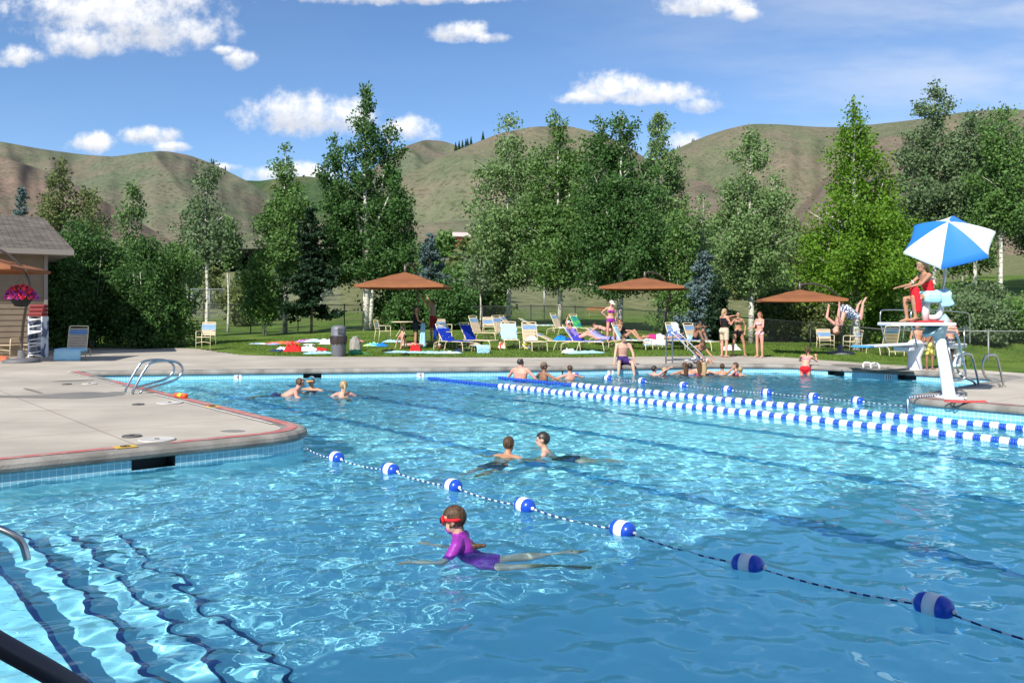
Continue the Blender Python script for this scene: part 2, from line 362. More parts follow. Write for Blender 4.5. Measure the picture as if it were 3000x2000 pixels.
# deck with the pool cut out
lawn_px = [(-420,1018),(300,1018),(560,1018),(625,1019),(700,1029),(790,1040),(900,1043),(1100,1045),(1400,1047),(1700,1047),(1900,1044),(2150,1042),(2300,1046),(2400,1054),(2500,1061),(2600,1068),(2860,1083),(3000,1093),(3400,1120)]
edge = [at(x, y).xy for x, y in lawn_px]
outer = [Vector((-34, -14))] + edge + [Vector((34, 16)), Vector((34, -14))]
outer = outer if True else None
inn = offs(.30)
def cdt_sheet(name, outer, holes, z, m, thick=0):
    pts = list(outer); edges = [(i, (i+1) % len(outer)) for i in range(len(outer))]
    for h in holes:
        o = len(pts); pts += h; edges += [(o+i, o+(i+1) % len(h)) for i in range(len(h))]
    V2, E2, F2, *_ = delaunay_2d_cdt([Vector(p[:2]) for p in pts], edges, [], 0, 1e-6)
    cen = np.array([[sum(V2[i].x for i in f)/len(f), sum(V2[i].y for i in f)/len(f)] for f in F2])
    keep = inside([tuple(p) for p in outer], cen[:,0], cen[:,1])
    for h in holes: keep &= ~inside([tuple(p) for p in h], cen[:,0], cen[:,1])
    fs = [tuple(f) for f, k in zip(F2, keep) if k]
    vs = [(v.x, v.y, z) for v in V2]
    if thick:
        for lp in [outer]+holes:
            o = len(vs); vs += [(p[0], p[1], z) for p in lp]+[(p[0], p[1], z-thick) for p in lp]; n = len(lp)
            fs += [(o+i, o+(i+1) % n, o+n+(i+1) % n, o+n+i) for i in range(n)]
    me = bpy.data.meshes.new(name); me.from_pydata(vs, [], fs); me.materials.append(m); me.update()
    o = bpy.data.objects.new(name, me); COL.objects.link(o); return o
tag(cdt_sheet('pool_deck', outer, [inn], 0.0, m_deck, .12), kind='structure')
# paint on the deck
def run(d0, d1, a, b, name, m, z=.015):
    i0, i1 = nearest(PQ(*a)), nearest(PQ(*b))
    if (i1-i0) % NL > NL/2: i0, i1 = i1, i0
    o = sweep(name, [(d0, z), (d1, z)], m, i0, (i1-i0) % NL); o['kind'] = 'structure'; return o
run(.09, .225, (1.0,10.5), (3.05,10.5), 'red_deck_stripe', m_red)
run(.09, .225, (3.45,10.5), (5.6,14.2), 'red_deck_stripe', m_red)
run(.09, .225, (5.6,14.6), (5.7,21.0), 'red_deck_stripe', m_red)
run(.09, .225, (5.7,23.0), (5.75,25.0), 'red_deck_stripe', m_red)
run(.30, .345, (5.45,11.4), (5.7,17.3), 'white_deck_line', m_wline)
run(.30, .34, (5.7,19.4), (5.75,25.0), 'white_deck_line', m_wline)
run(.08, .16, (15.5,1), (16.4,7.6), 'red_deck_stripe', m_red)

# pool floor and its lane stripes
def floor_z(p, q):
    p = np.asarray(p, float); q = np.asarray(q, float)
    t = np.clip((p-14.5)/5.0, 0, 1); t = t*t*(3-2*t)
    return -1.25 - .7*t
gp = np.arange(.4, 24.2, .25); gq = np.arange(-8.2, 26, .25); GP, GQ = np.meshgrid(gp, gq)
X_ = GP*D2[0]+GQ*D1[0]; Y_ = GP*D2[1]+GQ*D1[1]; Vv = np.stack([X_, Y_, floor_z(GP, GQ)], -1).reshape(-1, 3)
idx = np.arange(GP.size).reshape(GP.shape); Qd = np.stack([idx[:-1,:-1], idx[:-1,1:], idx[1:,1:], idx[1:,:-1]], -1).reshape(-1, 4)
flr = np_mesh('pool_floor', Vv, Qd, m_plaster, smooth=True); flr['kind'] = 'structure'
recv = [flr, wl]
for p, q0, q1 in ((7.7,-6,23),(10.1,-6,22),(12.4,-6,20.5),(14.4,-4,19)):
    qs = np.arange(q0, q1, .3); vs = []; 
    for q in qs:
        for dp in (-.12, .12): x, y = PQ(p+dp, q); vs.append((x, y, float(floor_z(p+dp, q))+.005))
    o = MB().add(vs, [(2*i, 2*i+1, 2*i+3, 2*i+2) for i in range(len(qs)-1)]).build('lane_line', m_lane); o['kind'] = 'structure'; recv.append(o)
# steps along the near left wall
for k, (w, z) in enumerate(((.30,-.42),(.68,-.66),(1.06,-.90),(1.44,-1.12))):
    x0, x1 = .40, .85+w; mb = MB(); qa, qb = -6.5, 8.6
    P = [PQ(x0,qa), PQ(x1,qa), PQ(x1,qb), PQ(x0,qb)]
    mb.add([(x, y, z) for x, y in P]+[(x, y, -1.35) for x, y in P], [(0,1,2,3),(1,5,6,2),(2,6,7,3),(0,4,5,1)], 0, False)
    o = mb.build('pool_step', m_plaster); o['kind'] = 'structure'; recv.append(o)
    mb = MB(); x2 = x1-.032; P = [PQ(x2,qa), PQ(x1+.004,qa), PQ(x1+.004,qb), PQ(x2,qb)]
    mb.add([(x, y, z+.004) for x, y in P]+[(*PQ(x1+.004,qa), z-.05), (*PQ(x1+.004,qb), z-.05)], [(0,1,2,3),(1,4,5,2)], 0, False)
    o = mb.build('step_edge_tile', m_stepl); o['kind'] = 'structure'; recv.append(o)

# water surface, modelled as waves
def water():
    h = .031; xs = np.arange(-20.5, 16.8, h); ys = np.arange(1.0, 29.2, h); Xg, Yg = np.meshgrid(xs, ys)
    rng = np.random.default_rng(5); Z = np.zeros_like(Xg)
    env = .75+.5*np.sin(Xg*.31+1.3*np.sin(Yg*.23)+.6)*np.sin(Yg*.27+1.1*np.sin(Xg*.19))
    for i in range(70):
        lam = .125*(7.0**rng.random()); k = 2*PI/lam; th = rng.random()*2*PI; ph = rng.random()*2*PI
        a = WAMP*lam**.78
        wob = .6*np.sin(Xg*1.1*rng.random()+Yg*1.1*rng.random()+ph*2)
        Z += a*np.sin(k*(Xg*math.cos(th)+Yg*math.sin(th))+ph+wob*1.5)
    Z *= env
    for (cx, cy, amp) in RIPPLES:
        r = np.hypot(Xg-cx, Yg-cy); Z += amp*np.cos(r*2*PI/.42)*np.exp(-r/.9)*(r > .05)
    Vw = np.stack([Xg, Yg, Z+WZ], -1).reshape(-1, 3); ny, nx = Xg.shape; idx = np.arange(nx*ny).reshape(ny, nx)
    Q = np.stack([idx[:-1,:-1], idx[:-1,1:], idx[1:,1:], idx[1:,:-1]], -1).reshape(-1, 4)
    c = Vw[Q].mean(1); ok = inside([tuple(p) for p in offs(.06)], c[:,0], c[:,1]); Q = Q[ok]
    used = np.unique(Q); remap = np.zeros(len(Vw), int); remap[used] = np.arange(len(used))
    m = bpy.data.materials.new('water'); m.use_nodes = True; n = m.node_tree; n.nodes.clear(); out = n.nodes.new('ShaderNodeOutputMaterial')
    g = n.nodes.new('ShaderNodeBsdfGlass'); g.inputs['IOR'].default_value = 1.33; g.inputs['Roughness'].default_value = 0; g.inputs[0].default_value = (.67,.945,1.0,1)
    n.links.new(g.outputs[0], out.inputs[0])
    o = np_mesh('water', Vw[used], remap[Q], m, smooth=True); o['kind'] = 'structure'; o.cycles.is_caustics_caster = True; return o
WAMP = .0021
RIPPLES = [(*at(1330,1620,WZ).xy, .006), (*at(1500,1345,WZ).xy, .005), (*at(1585,1340,WZ).xy, .005), (*at(900,1150,WZ).xy, .006)]
water()
for o in recv: o.cycles.is_caustics_receiver = True

# ------------------------------------------------------------------ lawn / terrain
m_grass = mat('lawn_grass', (.12,.18,.03), .9, c2=(.055,.105,.018), scale=.55, detail=15, bump=1.0, bscale=22, spec=.1, contrast=(.38,.62))
us = np.linspace(-.95, .95, 300); yr = np.concatenate([np.arange(22.5, 60, .22), 60*1.022**np.arange(0, 125)])
UU, YY = np.meshgrid(us, yr); XX = UU*YY; ZZ = hz(XX, YY)-.012
nzz = np.sin(XX*.9+YY*.5)*np.sin(YY*.8-XX*.3)*.015*np.clip((YY-33)/5, 0, 1); ZZ = ZZ+nzz
shr = [tuple(p) for p in outer]
Vg = np.stack([XX, YY, ZZ], -1).reshape(-1, 3); idx = np.arange(XX.size).reshape(XX.shape)
Qg = np.stack([idx[:-1,:-1], idx[:-1,1:], idx[1:,1:], idx[1:,:-1]], -1).reshape(-1, 4)
allin = np.ones(len(Qg), bool)
for dx, dy in ((.35,.35),(-.35,.35),(0,.5),(.5,.5)):
    for k in range(4): allin &= inside(shr, Vg[Qg[:,k],0]+dx, Vg[Qg[:,k],1]+dy)
np_mesh('ground', Vg, Qg[~allin], m_grass, smooth=True)['kind'] = 'structure'
def meadow(m):
    nt = m.node_tree; b = nt.nodes['Principled BSDF']; src = b.inputs['Base Color'].links[0].from_socket; t = nt.nodes.new('ShaderNodeTexCoord'); s = nt.nodes.new('ShaderNodeSeparateXYZ'); nt.links.new(t.outputs['Object'], s.inputs[0])
    n = nt.nodes.new('ShaderNodeTexNoise'); n.inputs['Scale'].default_value = .05; n.inputs['Detail'].default_value = 8; nt.links.new(t.outputs['Object'], n.inputs[0])
    a = nt.nodes.new('ShaderNodeMath'); a.operation = 'MULTIPLY_ADD'; nt.links.new(n.outputs[0], a.inputs[0]); a.inputs[1].default_value = 90; nt.links.new(s.outputs[1], a.inputs[2])
    r = nt.nodes.new('ShaderNodeMapRange'); r.inputs['From Min'].default_value = 115; r.inputs['From Max'].default_value = 150; nt.links.new(a.outputs[0], r.inputs[0])
    n2 = nt.nodes.new('ShaderNodeTexNoise'); n2.inputs['Scale'].default_value = .6; n2.inputs['Detail'].default_value = 8; nt.links.new(t.outputs['Object'], n2.inputs[0]); c = nt.nodes.new('ShaderNodeValToRGB'); c.color_ramp.elements[0].position = .38; c.color_ramp.elements[1].position = .62; c.color_ramp.elements[0].color = (.075,.10,.035,1); c.color_ramp.elements[1].color = (.20,.19,.09,1); nt.links.new(n2.outputs[0], c.inputs[0])
    x = nt.nodes.new('ShaderNodeMix'); x.data_type = 'RGBA'; nt.links.new(r.outputs[0], x.inputs[0]); nt.links.new(src, x.inputs[6]); nt.links.new(c.outputs[0], x.inputs[7]); nt.links.new(x.outputs[2], b.inputs['Base Color'])
meadow(m_grass)

# ------------------------------------------------------------------ hills
from mathutils import noise as mnoise
def hill_mat(name, g, b, scale):
    m = bpy.data.materials.new(name); m.use_nodes = True; nt = m.node_tree; p = nt.nodes['Principled BSDF']; p.inputs['Roughness'].default_value = .95; p.inputs['Specular IOR Level'].default_value = .05
    t = nt.nodes.new('ShaderNodeTexCoord')
    def nz_(s, d, r=.55, st=(1,1,1)):
        mp = nt.nodes.new('ShaderNodeMapping'); mp.inputs['Scale'].default_value = st; nt.links.new(t.outputs['Object'], mp.inputs[0])
        n = nt.nodes.new('ShaderNodeTexNoise'); n.inputs['Scale'].default_value = s; n.inputs['Detail'].default_value = d; n.inputs['Roughness'].default_value = r; nt.links.new(mp.outputs[0], n.inputs[0]); return n.outputs[0]
    def ramp(f, cols, p0=.3, p1=.7):
        r = nt.nodes.new('ShaderNodeValToRGB'); e = r.color_ramp.elements; e[0].position = p0; e[1].position = p1; e[0].color = (*cols[0],1); e[1].color = (*cols[1],1); nt.links.new(f, r.inputs[0]); return r.outputs[0]
    a = ramp(nz_(.008*scale, 6, .6, (1,.5,1.6)), (g, b), .4, .62); s = ramp(nz_(.16*scale, 3, .7), ((.45,.5,.42),(1,1,1)), .34, .5); w = ramp(nz_(.03*scale, 8, .7), ((.72,.8,.7),(1.2,1.12,1.05)))
    def mul(x, y):
        q = nt.nodes.new('ShaderNodeMix'); q.data_type = 'RGBA'; q.blend_type = 'MULTIPLY'; q.inputs[0].default_value = 1; nt.links.new(x, q.inputs[6]); nt.links.new(y, q.inputs[7]); return q.outputs[2]
    nt.links.new(mul(mul(a, s), w), p.inputs['Base Color'])
    return m
def hill(D, prof, m, seed, base=45, front=.5, fold=.095, off=0):
    xs = np.linspace(prof[0][0], prof[-1][0], 260); H = np.interp(xs, [p[0] for p in prof], [p[1] for p in prof])
    k = np.array([1,2,3,4,5,6,5,4,3,2,1.]); k /= k.sum(); Hp = np.pad(H, 5, mode='edge'); H = np.convolve(Hp, k, 'valid')
    rows = 90; V = []; 
    for r in range(rows+12):
        t = r/rows
        for i, x in enumerate(xs):
            u = (x-1500)/F; D_ = D*(front+(1-front)*t) if t <= 1 else D*(1+.25*(t-1)*4)
            top = CZ+(HOR-H[i])/F*D
            if t <= 1:
                s = t**.85; s = .5*s+.5*math.sin(s*PI/2)
                nn = mnoise.fractal(Vector((x*.0045*1.5+seed, t*1.2, seed)), 1.2, 2.1, 3)
                rd = 1-abs(mnoise.noise(Vector((x*.0042+t*(2.3 if int(seed*10) % 2 else -2.3)+seed*3, t*.8, seed*2.))))*2.0
                z = base+(top-base)*max(0, s+fold*(nn*.9+rd*.55-.3)*math.sin(t*PI)**.8)
                z = min(z, CZ+(top-CZ)*D_/D*.999)
            else: z = top-(t-1)*5*(top-base)*.6
            V.append((u*D_, D_, z))
    n = len(xs); idx = np.arange(len(V)).reshape(-1, n); Q = np.stack([idx[:-1,:-1], idx[:-1,1:], idx[1:,1:], idx[1:,:-1]], -1).reshape(-1, 4)
    o = np_mesh('hill', np.array(V), Q, m, smooth=True); o['kind'] = 'structure'; return o
hg = hill_mat('hill_green', (.12,.138,.095), (.165,.14,.115), 1.0); hb = hill_mat('hill_brown', (.15,.13,.105), (.19,.14,.118), 1.4); hr = hill_mat('hill_right', (.125,.145,.09), (.175,.15,.115), 1.0)
hill(2300, [(500,520),(640,525),(760,530),(850,518),(900,516),(960,524),(1060,560),(1200,600),(1300,620)], hill_mat('hill_far_forest', (.05,.085,.04), (.12,.12,.07), .6), 2.3, 60)
hill(1900, [(-500,470),(-200,400),(0,414),(120,436),(240,452),(330,459),(420,446),(480,441),(555,454),(620,478),(680,508),(740,538),(820,590),(930,680),(1050,760)], hg, 1.1)
hill(1500, [(-500,400),(-150,420),(0,458),(110,492),(200,530),(300,585),(400,645),(500,705),(600,760),(750,830)], hb, 4.7, fold=.12)
hill(1700, [(950,640),(1050,540),(1120,468),(1180,430),(1245,409),(1300,413),(1350,430),(1420,470),(1500,520),(1700,600)], hg, 7.9)
hill(1400, [(900,700),(1000,640),(1100,580),(1180,520),(1290,460),(1400,415),(1470,388),(1560,371),(1660,368),(1740,386),(1830,420),(1900,470),(1990,560),(2100,660)], hr, 3.1, fold=.095)
hill(2000, [(1700,600),(1860,500),(1960,446),(2050,405),(2120,380),(2200,362),(2290,364),(2380,371),(2470,373),(2560,364),(2650,354),(2740,342),(2820,328),(2920,320),(3000,321),(3200,330),(3500,380)], hr, 5.2)
hill(1400, [(2250,720),(2330,620),(2420,520),(2520,440),(2580,402),(2640,394),(2720,405),(2820,440),(3000,500),(3300,560)], hb, 8.8, fold=.1)
hill(1100, [(1750,720),(1850,600),(1930,545),(2000,520),(2070,535),(2150,585),(2240,640),(2350,700),(2450,740)], hb, 9.4, fold=.08)
hill(900, [(500,800),(640,740),(780,690),(900,660),(1000,640),(1150,660),(1300,650),(1420,640),(1600,660),(1900,690),(2300,700)], hr, 6.6, 35, fold=.1)
# ------------------------------------------------------------------ trees
def leafmat(name, cols, tr=.3):
    if len(cols) == 3: cols = [tuple(a*.6+b*.4 for a, b in zip(cols[0], cols[1])), cols[1], tuple(a*.55+b*.45 for a, b in zip(cols[2], cols[1]))]
    return mat(name, cols[0], .5, rnd=cols, transl=tr, spec=.18)
LM = {
 'dark': leafmat('leaf_dark', [(0.035,0.092,0.024),(0.065,0.147,0.038),(0.112,0.212,0.059)]),
 'mid': leafmat('leaf_mid', [(0.065,0.147,0.033),(0.106,0.206,0.050),(0.177,0.289,0.088)]),
 'pale': leafmat('leaf_pale', [(0.094,0.177,0.053),(0.159,0.260,0.088),(0.248,0.342,0.153)]),
 'olive': leafmat('leaf_olive', [(0.083,0.118,0.035),(0.136,0.177,0.059),(0.212,0.242,0.094)]),
 'lime': leafmat('leaf_lime', [(.06,.14,.012),(.11,.23,.018),(.18,.31,.03)]),
 'grey': leafmat('leaf_grey', [(0.083,0.142,0.059),(0.130,0.201,0.088),(0.212,0.283,0.153)]),
 'spruce': leafmat('needle_dark', [(.010,.026,.012),(.018,.045,.018),(.03,.06,.028)], .1),
 'blue': leafmat('needle_blue', [(.06,.10,.095),(.10,.155,.15),(.16,.225,.22)], .15),
}
m_aspen = mat('bark_white', (.58,.56,.48), .8, c2=(.10,.09,.07), scale=3.2, detail=6, contrast=(.52,.68), stretch=(1.5,1.5,3.5))
m_bark = mat('bark_brown', (.10,.075,.05), .9, c2=(.17,.14,.10), scale=9, detail=6)
def leaf_quads(C, size, rng, droop=None):
    n = len(C); a = rng.normal(size=(n,3)); a /= np.linalg.norm(a, axis=1)[:,None]
    b = rng.normal(size=(n,3)); b -= a*(a*b).sum(1)[:,None]; b /= np.linalg.norm(b, axis=1)[:,None]
    s = size*(.6+.8*rng.random(n))[:,None]; a = a*s*.62; b = b*s*.42
    V = np.stack([C-a, C-b*1.0+a*.1, C+a, C+b+a*.1], 1).reshape(-1,3); return V, np.arange(4*n).reshape(-1,4)
def crown(rng, spires, n, leaf, kind):
    """spires: (dx, dy, z0, z1, radius); returns leaf centres and limb poly-lines"""
    cs = []; limbs = []; wt = [(s[3]-s[2])*s[4] for s in spires]; tot = sum(wt)
    for (dx, dy, z0, z1, R), w in zip(spires, wt):
        m = int(n*w/tot); H = z1-z0
        nb = int(22+H*7) if kind != 'spruce' else int(30+H*10)
        s = np.sort(rng.random(nb)**(.9 if kind != 'shrub' else 1)); 
        if kind == 'spruce': prof = (1-s)**.85*R+.12
        elif kind == 'shrub': prof = R*np.sqrt(np.clip(1-(s*1.02-.25)**2/.62, .02, 1))
        elif kind == 'poplar': prof = R*((1-s)**.75)*(np.clip(s+.12,0,1)**.28)*1.15+.10
        else: prof = R*np.clip((1-s)**.62*(s+.10)**.42*1.62, 0, 1)+.12
        lump = 1+.22*np.sin(s*19+rng.random()*6)+.12*np.sin(s*43+rng.random()*6)
        prof = prof*lump*(.62+.5*rng.random(nb)); ph = rng.random(nb)*2*PI
        zb = z0+s*H; rise = prof*(.55 if kind in ('aspen','poplar','shrub') else -.22)
        tip = np.stack([dx+prof*np.cos(ph), dy+prof*np.sin(ph), np.minimum(zb+rise*(.4+.5*rng.random(nb)), z1)], 1); org = np.stack([np.full(nb,dx*.7)*s, np.full(nb,dy*.7)*s, zb*np.ones(nb)-.1], 1)
        org[:,0] = dx*np.clip(s*1.5,0,1); org[:,1] = dy*np.clip(s*1.5,0,1)
        bw = prof**1.25; bw /= bw.sum(); cnt = rng.multinomial(m, bw)
        for k in range(nb):
            c = cnt[k]
            if c == 0: continue
            ncl = max(2, int(2+prof[k]*2.4)); tt = .22+.78*rng.random(ncl)**.75; ctr = org[k]+(tip[k]-org[k])*tt[:,None]
            ctr += rng.normal(size=ctr.shape)*.16*min(1, prof[k])
            which = rng.integers(0, ncl, c); sg = (.09+.11*prof[k]**.5)*(1.0 if kind != 'spruce' else .7)
            off = rng.normal(size=(c,3))*sg; 
            if kind == 'spruce': off[:,2] *= .45; off[:,2] -= .1*np.abs(off[:,0])
            cs.append(ctr[which]+off)
            if k % 3 == 0 and kind != 'spruce': limbs.append((org[k], tip[k], prof[k]))
    return np.concatenate(cs), limbs
NT = 0
def tree(px, topy, Y, wpx, kind, leaf, label, n=9000, cat='tree', group=None, trunk='white', base=.12, tr=None, spires=None, size=None, lean=0, name=None, zb=None, stems=1, botpx=None):
    global NT; NT += 1
    rng = np.random.default_rng(100+NT); p = onY(px, Y)
    if botpx is not None: p.z = CZ+(HOR-botpx)/F*Y
    top = CZ+(HOR-topy)/F*Y-p.z; R = wpx/F*Y/2*.98; n = int(n*1.45); z0 = top*base*(1.15 if kind in ('aspen', 'poplar') else .9)
    if spires is None:
        sp = [(0, 0, z0, top, R)]
        if kind in ('aspen','poplar'):
            for k in range(3 if R > 1 else 1):
                a = rng.random()*2*PI; r = R*(.32+.25*rng.random()); sp.append((r*math.cos(a), r*math.sin(a), z0+top*.04*k, top*(.62+.24*rng.random()), R*(.55+.15*rng.random())))
        if kind == 'shrub':
            for k in range(3):
                a = rng.random()*2*PI; r = R*.5; sp.append((r*math.cos(a), r*math.sin(a), z0, top*(.72+.2*rng.random()), R*.6))
    else: sp = [(dx/F*Y, (dy if dy else 0), z0+(0 if not zz else zz*top), CZ+(HOR-ty)/F*Y-p.z, ww/F*Y/2*.98) for dx, dy, zz, ty, ww in spires]
    size = size or max(.09, .0027*Y)
    e = empty(name or {'spruce':'spruce_tree','shrub':'shrub'}.get(kind, 'aspen_tree' if trunk == 'white' else 'tree'), p, 0, label, cat, group)
    C, limbs = crown(rng, sp, n, size, kind); C = C[C[:,2] > .03]
    V, Q = leaf_quads(C, size, rng); np_mesh('crown', V, Q, LM[leaf], e)
    mb = MB(); rt = (tr or max(.05, top*.0115)); bm_ = m_aspen if trunk == 'white' else m_bark
    if kind == 'shrub':
        for k in range(7):
            a = k*2*PI/7+rng.random(); mb.tube([(0.05*math.cos(a),.05*math.sin(a),-.1), (R*.25*math.cos(a),R*.25*math.sin(a),top*.3), (R*.55*math.cos(a),R*.55*math.sin(a),top*.7)], [.035,.025,.01], 5)
    else:
        for k, s_ in enumerate(sp[:4]):
            if k == 0 or kind in ('poplar','aspen'):
                b0 = (k*.0+(.35*rng.normal() if k and stems > 1 else 0), 0)
                zst = -.15 if (k == 0 or stems > k) else top*.3
                pts = [(b0[0]+(s_[0]-b0[0])*f**1.4*(1 if s_[0] else 0)+.06*math.sin(f*7+k)*min(1,f*3), s_[1]*f**1.4, zst+(s_[3]*.97-zst)*f) for f in np.linspace(0,1,9)]
                mb.tube(pts, [rt*(1-.93*f)*(1 if k == 0 else .6) for f in np.linspace(0,1,9)], 8)
        for o_, t_, l_ in limbs[:70]:
            o_, t_ = Vector(o_), Vector(t_); mb.tube([o_-Vector((0,0,.25*l_)), o_.lerp(t_, .5)-Vector((0,0,.08*l_)), t_], [rt*.28, rt*.18, .008], 4, cap=False)
    mb.build('trunk', bm_, e)
    return e
# --- left side
tree(62,548,62,110,'spruce','blue','pale blue green conifer tip above the shingle roof',n=5000)
tree(175,470,52,190,'aspen','olive','tall loose olive tree rising behind the shingle roof',n=9000,trunk='brown',spires=[(0,0,0,470,120),(-60,1,0,570,110),(70,.5,0,550,100)])
tree(275,570,50,110,'aspen','olive','shorter olive tree just right of the roof edge',n=4000,trunk='brown',base=.2)
tree(178,700,37,170,'shrub','dark','dark bushy shrub hard against the house corner',n=13000,cat='shrub',base=.02)
tree(268,640,38.5,190,'shrub','dark','dark green bushy shrub second from the house',n=15000,cat='shrub',base=.02)
tree(385,546,46,85,'aspen','pale','slim pale green aspen poking above the dark shrubs',n=3600,base=.3)
tree(355,730,43,140,'shrub','dark','low dark shrub between the two big shrub masses',n=8000,cat='shrub',base=.08)
tree(425,705,38,180,'shrub','dark','broad dark shrub left of the lone high chair',n=15000,cat='shrub',base=.03)
tree(510,715,39,150,'shrub','mid','rounded green shrub nearest the lone high chair',n=13000,cat='shrub',base=.03)
tree(548,612,50,90,'aspen','grey','thin grey green sapling behind the lone high chair',n=1900,base=.3)
tree(605,480,46,150,'aspen','grey','sparse aspen with a bare white trunk behind the high chair',n=4200,base=.36,tr=.11,spires=[(0,0,0,480,110),(-35,.6,0,580,70),(40,-.5,0,620,80)])
tree(668,640,57,70,'aspen','pale','small white trunked aspen beyond the fence gap',n=2500,base=.5,tr=.10)
tree(835,428,52,190,'aspen','mid','aspen with thin pointed top left of the tall poplar',n=9000,base=.24,tr=.16,spires=[(0,0,0,428,105),(-40,.8,0,580,110),(40,-.8,0,540,110)])
tree(775,705,49,110,'shrub','mid','vase shaped shrub with bare stems by the fence',n=6000,cat='shrub',base=.22)
tree(912,600,49,160,'spruce','spruce','near black spruce with low skirts beside the poplar',n=14000,trunk='brown',base=.2)
tree(1072,247,51,290,'poplar','dark','tallest dark poplar, two spires, behind the brown parasol',n=34000,base=.17,tr=.24,stems=2,
     spires=[(0,0,0,247,200),(68,.5,0,342,130),(-88,-.5,0,400,130),(95,-1,0,520,150),(-40,1.4,0,500,190),(50,1.5,0,600,190),(-95,.8,0,560,110),(130,0,0,610,90)])
tree(1262,680,66,150,'spruce','blue','pale bluish conifer behind the first brown parasol',n=6000,trunk='brown')
tree(1318,835,49,140,'shrub','dark','dark shrub at the right rim of the first brown parasol',n=9000,cat='shrub',base=.03)
tree(1180,830,52,190,'shrub','dark','dark thicket behind the white round table',n=12000,cat='shrub',base=.03)
tree(1407,745,54,90,'aspen','grey','spindly birch with thin white stem above the loungers',n=1100,base=.42,tr=.07)
tree(1490,342,57,200,'aspen','pale','aspen with white limbs, left of the dense tree group',n=17000,base=.16,tr=.17,spires=[(0,0,0,342,170),(-70,.8,0,480,130),(60,-.6,0,440,150),(-20,-1.5,0,620,210),(70,1,0,600,130)])
tree(1640,330,54,210,'aspen','mid','second aspen of the dense group, slim leader',n=19000,base=.14,tr=.17,spires=[(-5,0,0,330,130),(-50,.8,0,430,130),(60,-.6,0,420,130),(0,-1,0,620,230)])
tree(1815,318,51,250,'aspen','dark','broadest dark aspen in the middle of the dense group',n=30000,base=.13,tr=.22,stems=2,spires=[(10,0,0,318,130),(-50,.8,0,340,130),(-90,-.6,0,480,150),(90,.5,0,470,150),(10,-1.2,0,600,270),(-10,1,0,420,200)])
tree(1932,330,58,140,'aspen','pale','pale aspen leader at the right of the dense group',n=11000,base=.2,tr=.15,spires=[(0,0,0,330,110),(50,.5,0,440,90),(20,1,0,560,150)])
tree(1990,620,50,150,'shrub','mid','bushy green undergrowth left of the blue spruce',n=8000,cat='shrub',base=.02)
tree(2062,735,44,150,'spruce','blue','blue grey spruce behind the second brown parasol',n=12000,trunk='brown',base=.04)
tree(2105,820,43,110,'spruce','spruce','dark conifer in shade beside the blue spruce',n=7000,trunk='brown',base=.03)
tree(2060,572,66,110,'aspen','pale','small pale tree far behind the blue spruce',n=4000,base=.1)
tree(2200,382,44,200,'aspen','pale','white trunked aspen behind the three standing women',n=19000,base=.22,tr=.17,spires=[(0,0,0,382,120),(-50,.7,0,520,110),(55,-.6,0,520,130),(0,-1,0,640,230),(-20,1,0,600,160)])
tree(2290,850,47,150,'shrub','olive','olive willow shrub behind the fence by the women',n=9000,cat='shrub',base=.1)
tree(2395,830,46,170,'shrub','olive','olive shrub below the third brown parasol',n=9000,cat='shrub',base=.08)
tree(2330,640,70,170,'aspen','olive','soft olive tree far behind the third parasol',n=7000,base=.05)
tree(2508,293,38,290,'aspen','lime','bright yellow green cottonwood behind the diver',n=30000,base=.16,tr=.2,stems=1,spires=[(-5,0,0,293,140),(30,.8,0,360,170),(-60,-.6,0,560,190),(100,.5,0,500,170),(0,-1.2,0,640,330),(-95,.6,0,650,150),(110,-.8,0,620,160)])
tree(2735,243,47,240,'aspen','grey','tallest grey green aspen left of the striped umbrella',n=24000,base=.2,tr=.15,spires=[(0,0,0,243,120),(-40,.8,0,380,140),(50,-.6,0,400,150),(0,-1.2,0,560,250),(-50,1,0,600,200)])
tree(2856,330,45,150,'aspen','grey','slim white stemmed aspen over the striped umbrella',n=10000,base=.3,tr=.11,botpx=845)
tree(2930,322,42,170,'aspen','mid','aspen with bare white trunk at the right bank',n=11000,base=.3,tr=.12,botpx=897)
tree(3010,350,46,170,'aspen','grey','aspen cut by the right picture side on the bank',n=9000,base=.2,tr=.12)
tree(2650,600,52,170,'aspen','mid','green tree filling the gap behind the cottonwood',n=9000,base=.05)
tree(2820,560,58,220,'aspen','mid','dark backdrop tree high on the right bank',n=9000,base=.05)
for i, (px, ty, Y, w, lf, lb) in enumerate([(2700,900,37,150,'mid','willow shrub behind the diving board ladder'),(2800,880,38.5,170,'grey','grey willow shrub right of the lifeguard tower'),(2885,885,36,150,'grey','rounded willow shrub at the right end of the fence'),
      (2965,890,36.5,160,'mid','willow shrub beyond the last fence post'),(2600,890,39,150,'lime','bright low shrub left of the lifeguard tower'),(2850,850,41,170,'grey','upper willow shrub on the right bank'),(3030,880,38,170,'grey','willow shrub cut by the right side of the picture'),(2745,850,42,150,'mid','willow shrub high behind the lifeguard seat')]):
    tree(px,ty,Y,w,'shrub',lf,lb,n=8000,cat='shrub',base=.02,group='willow shrubs on the right bank')
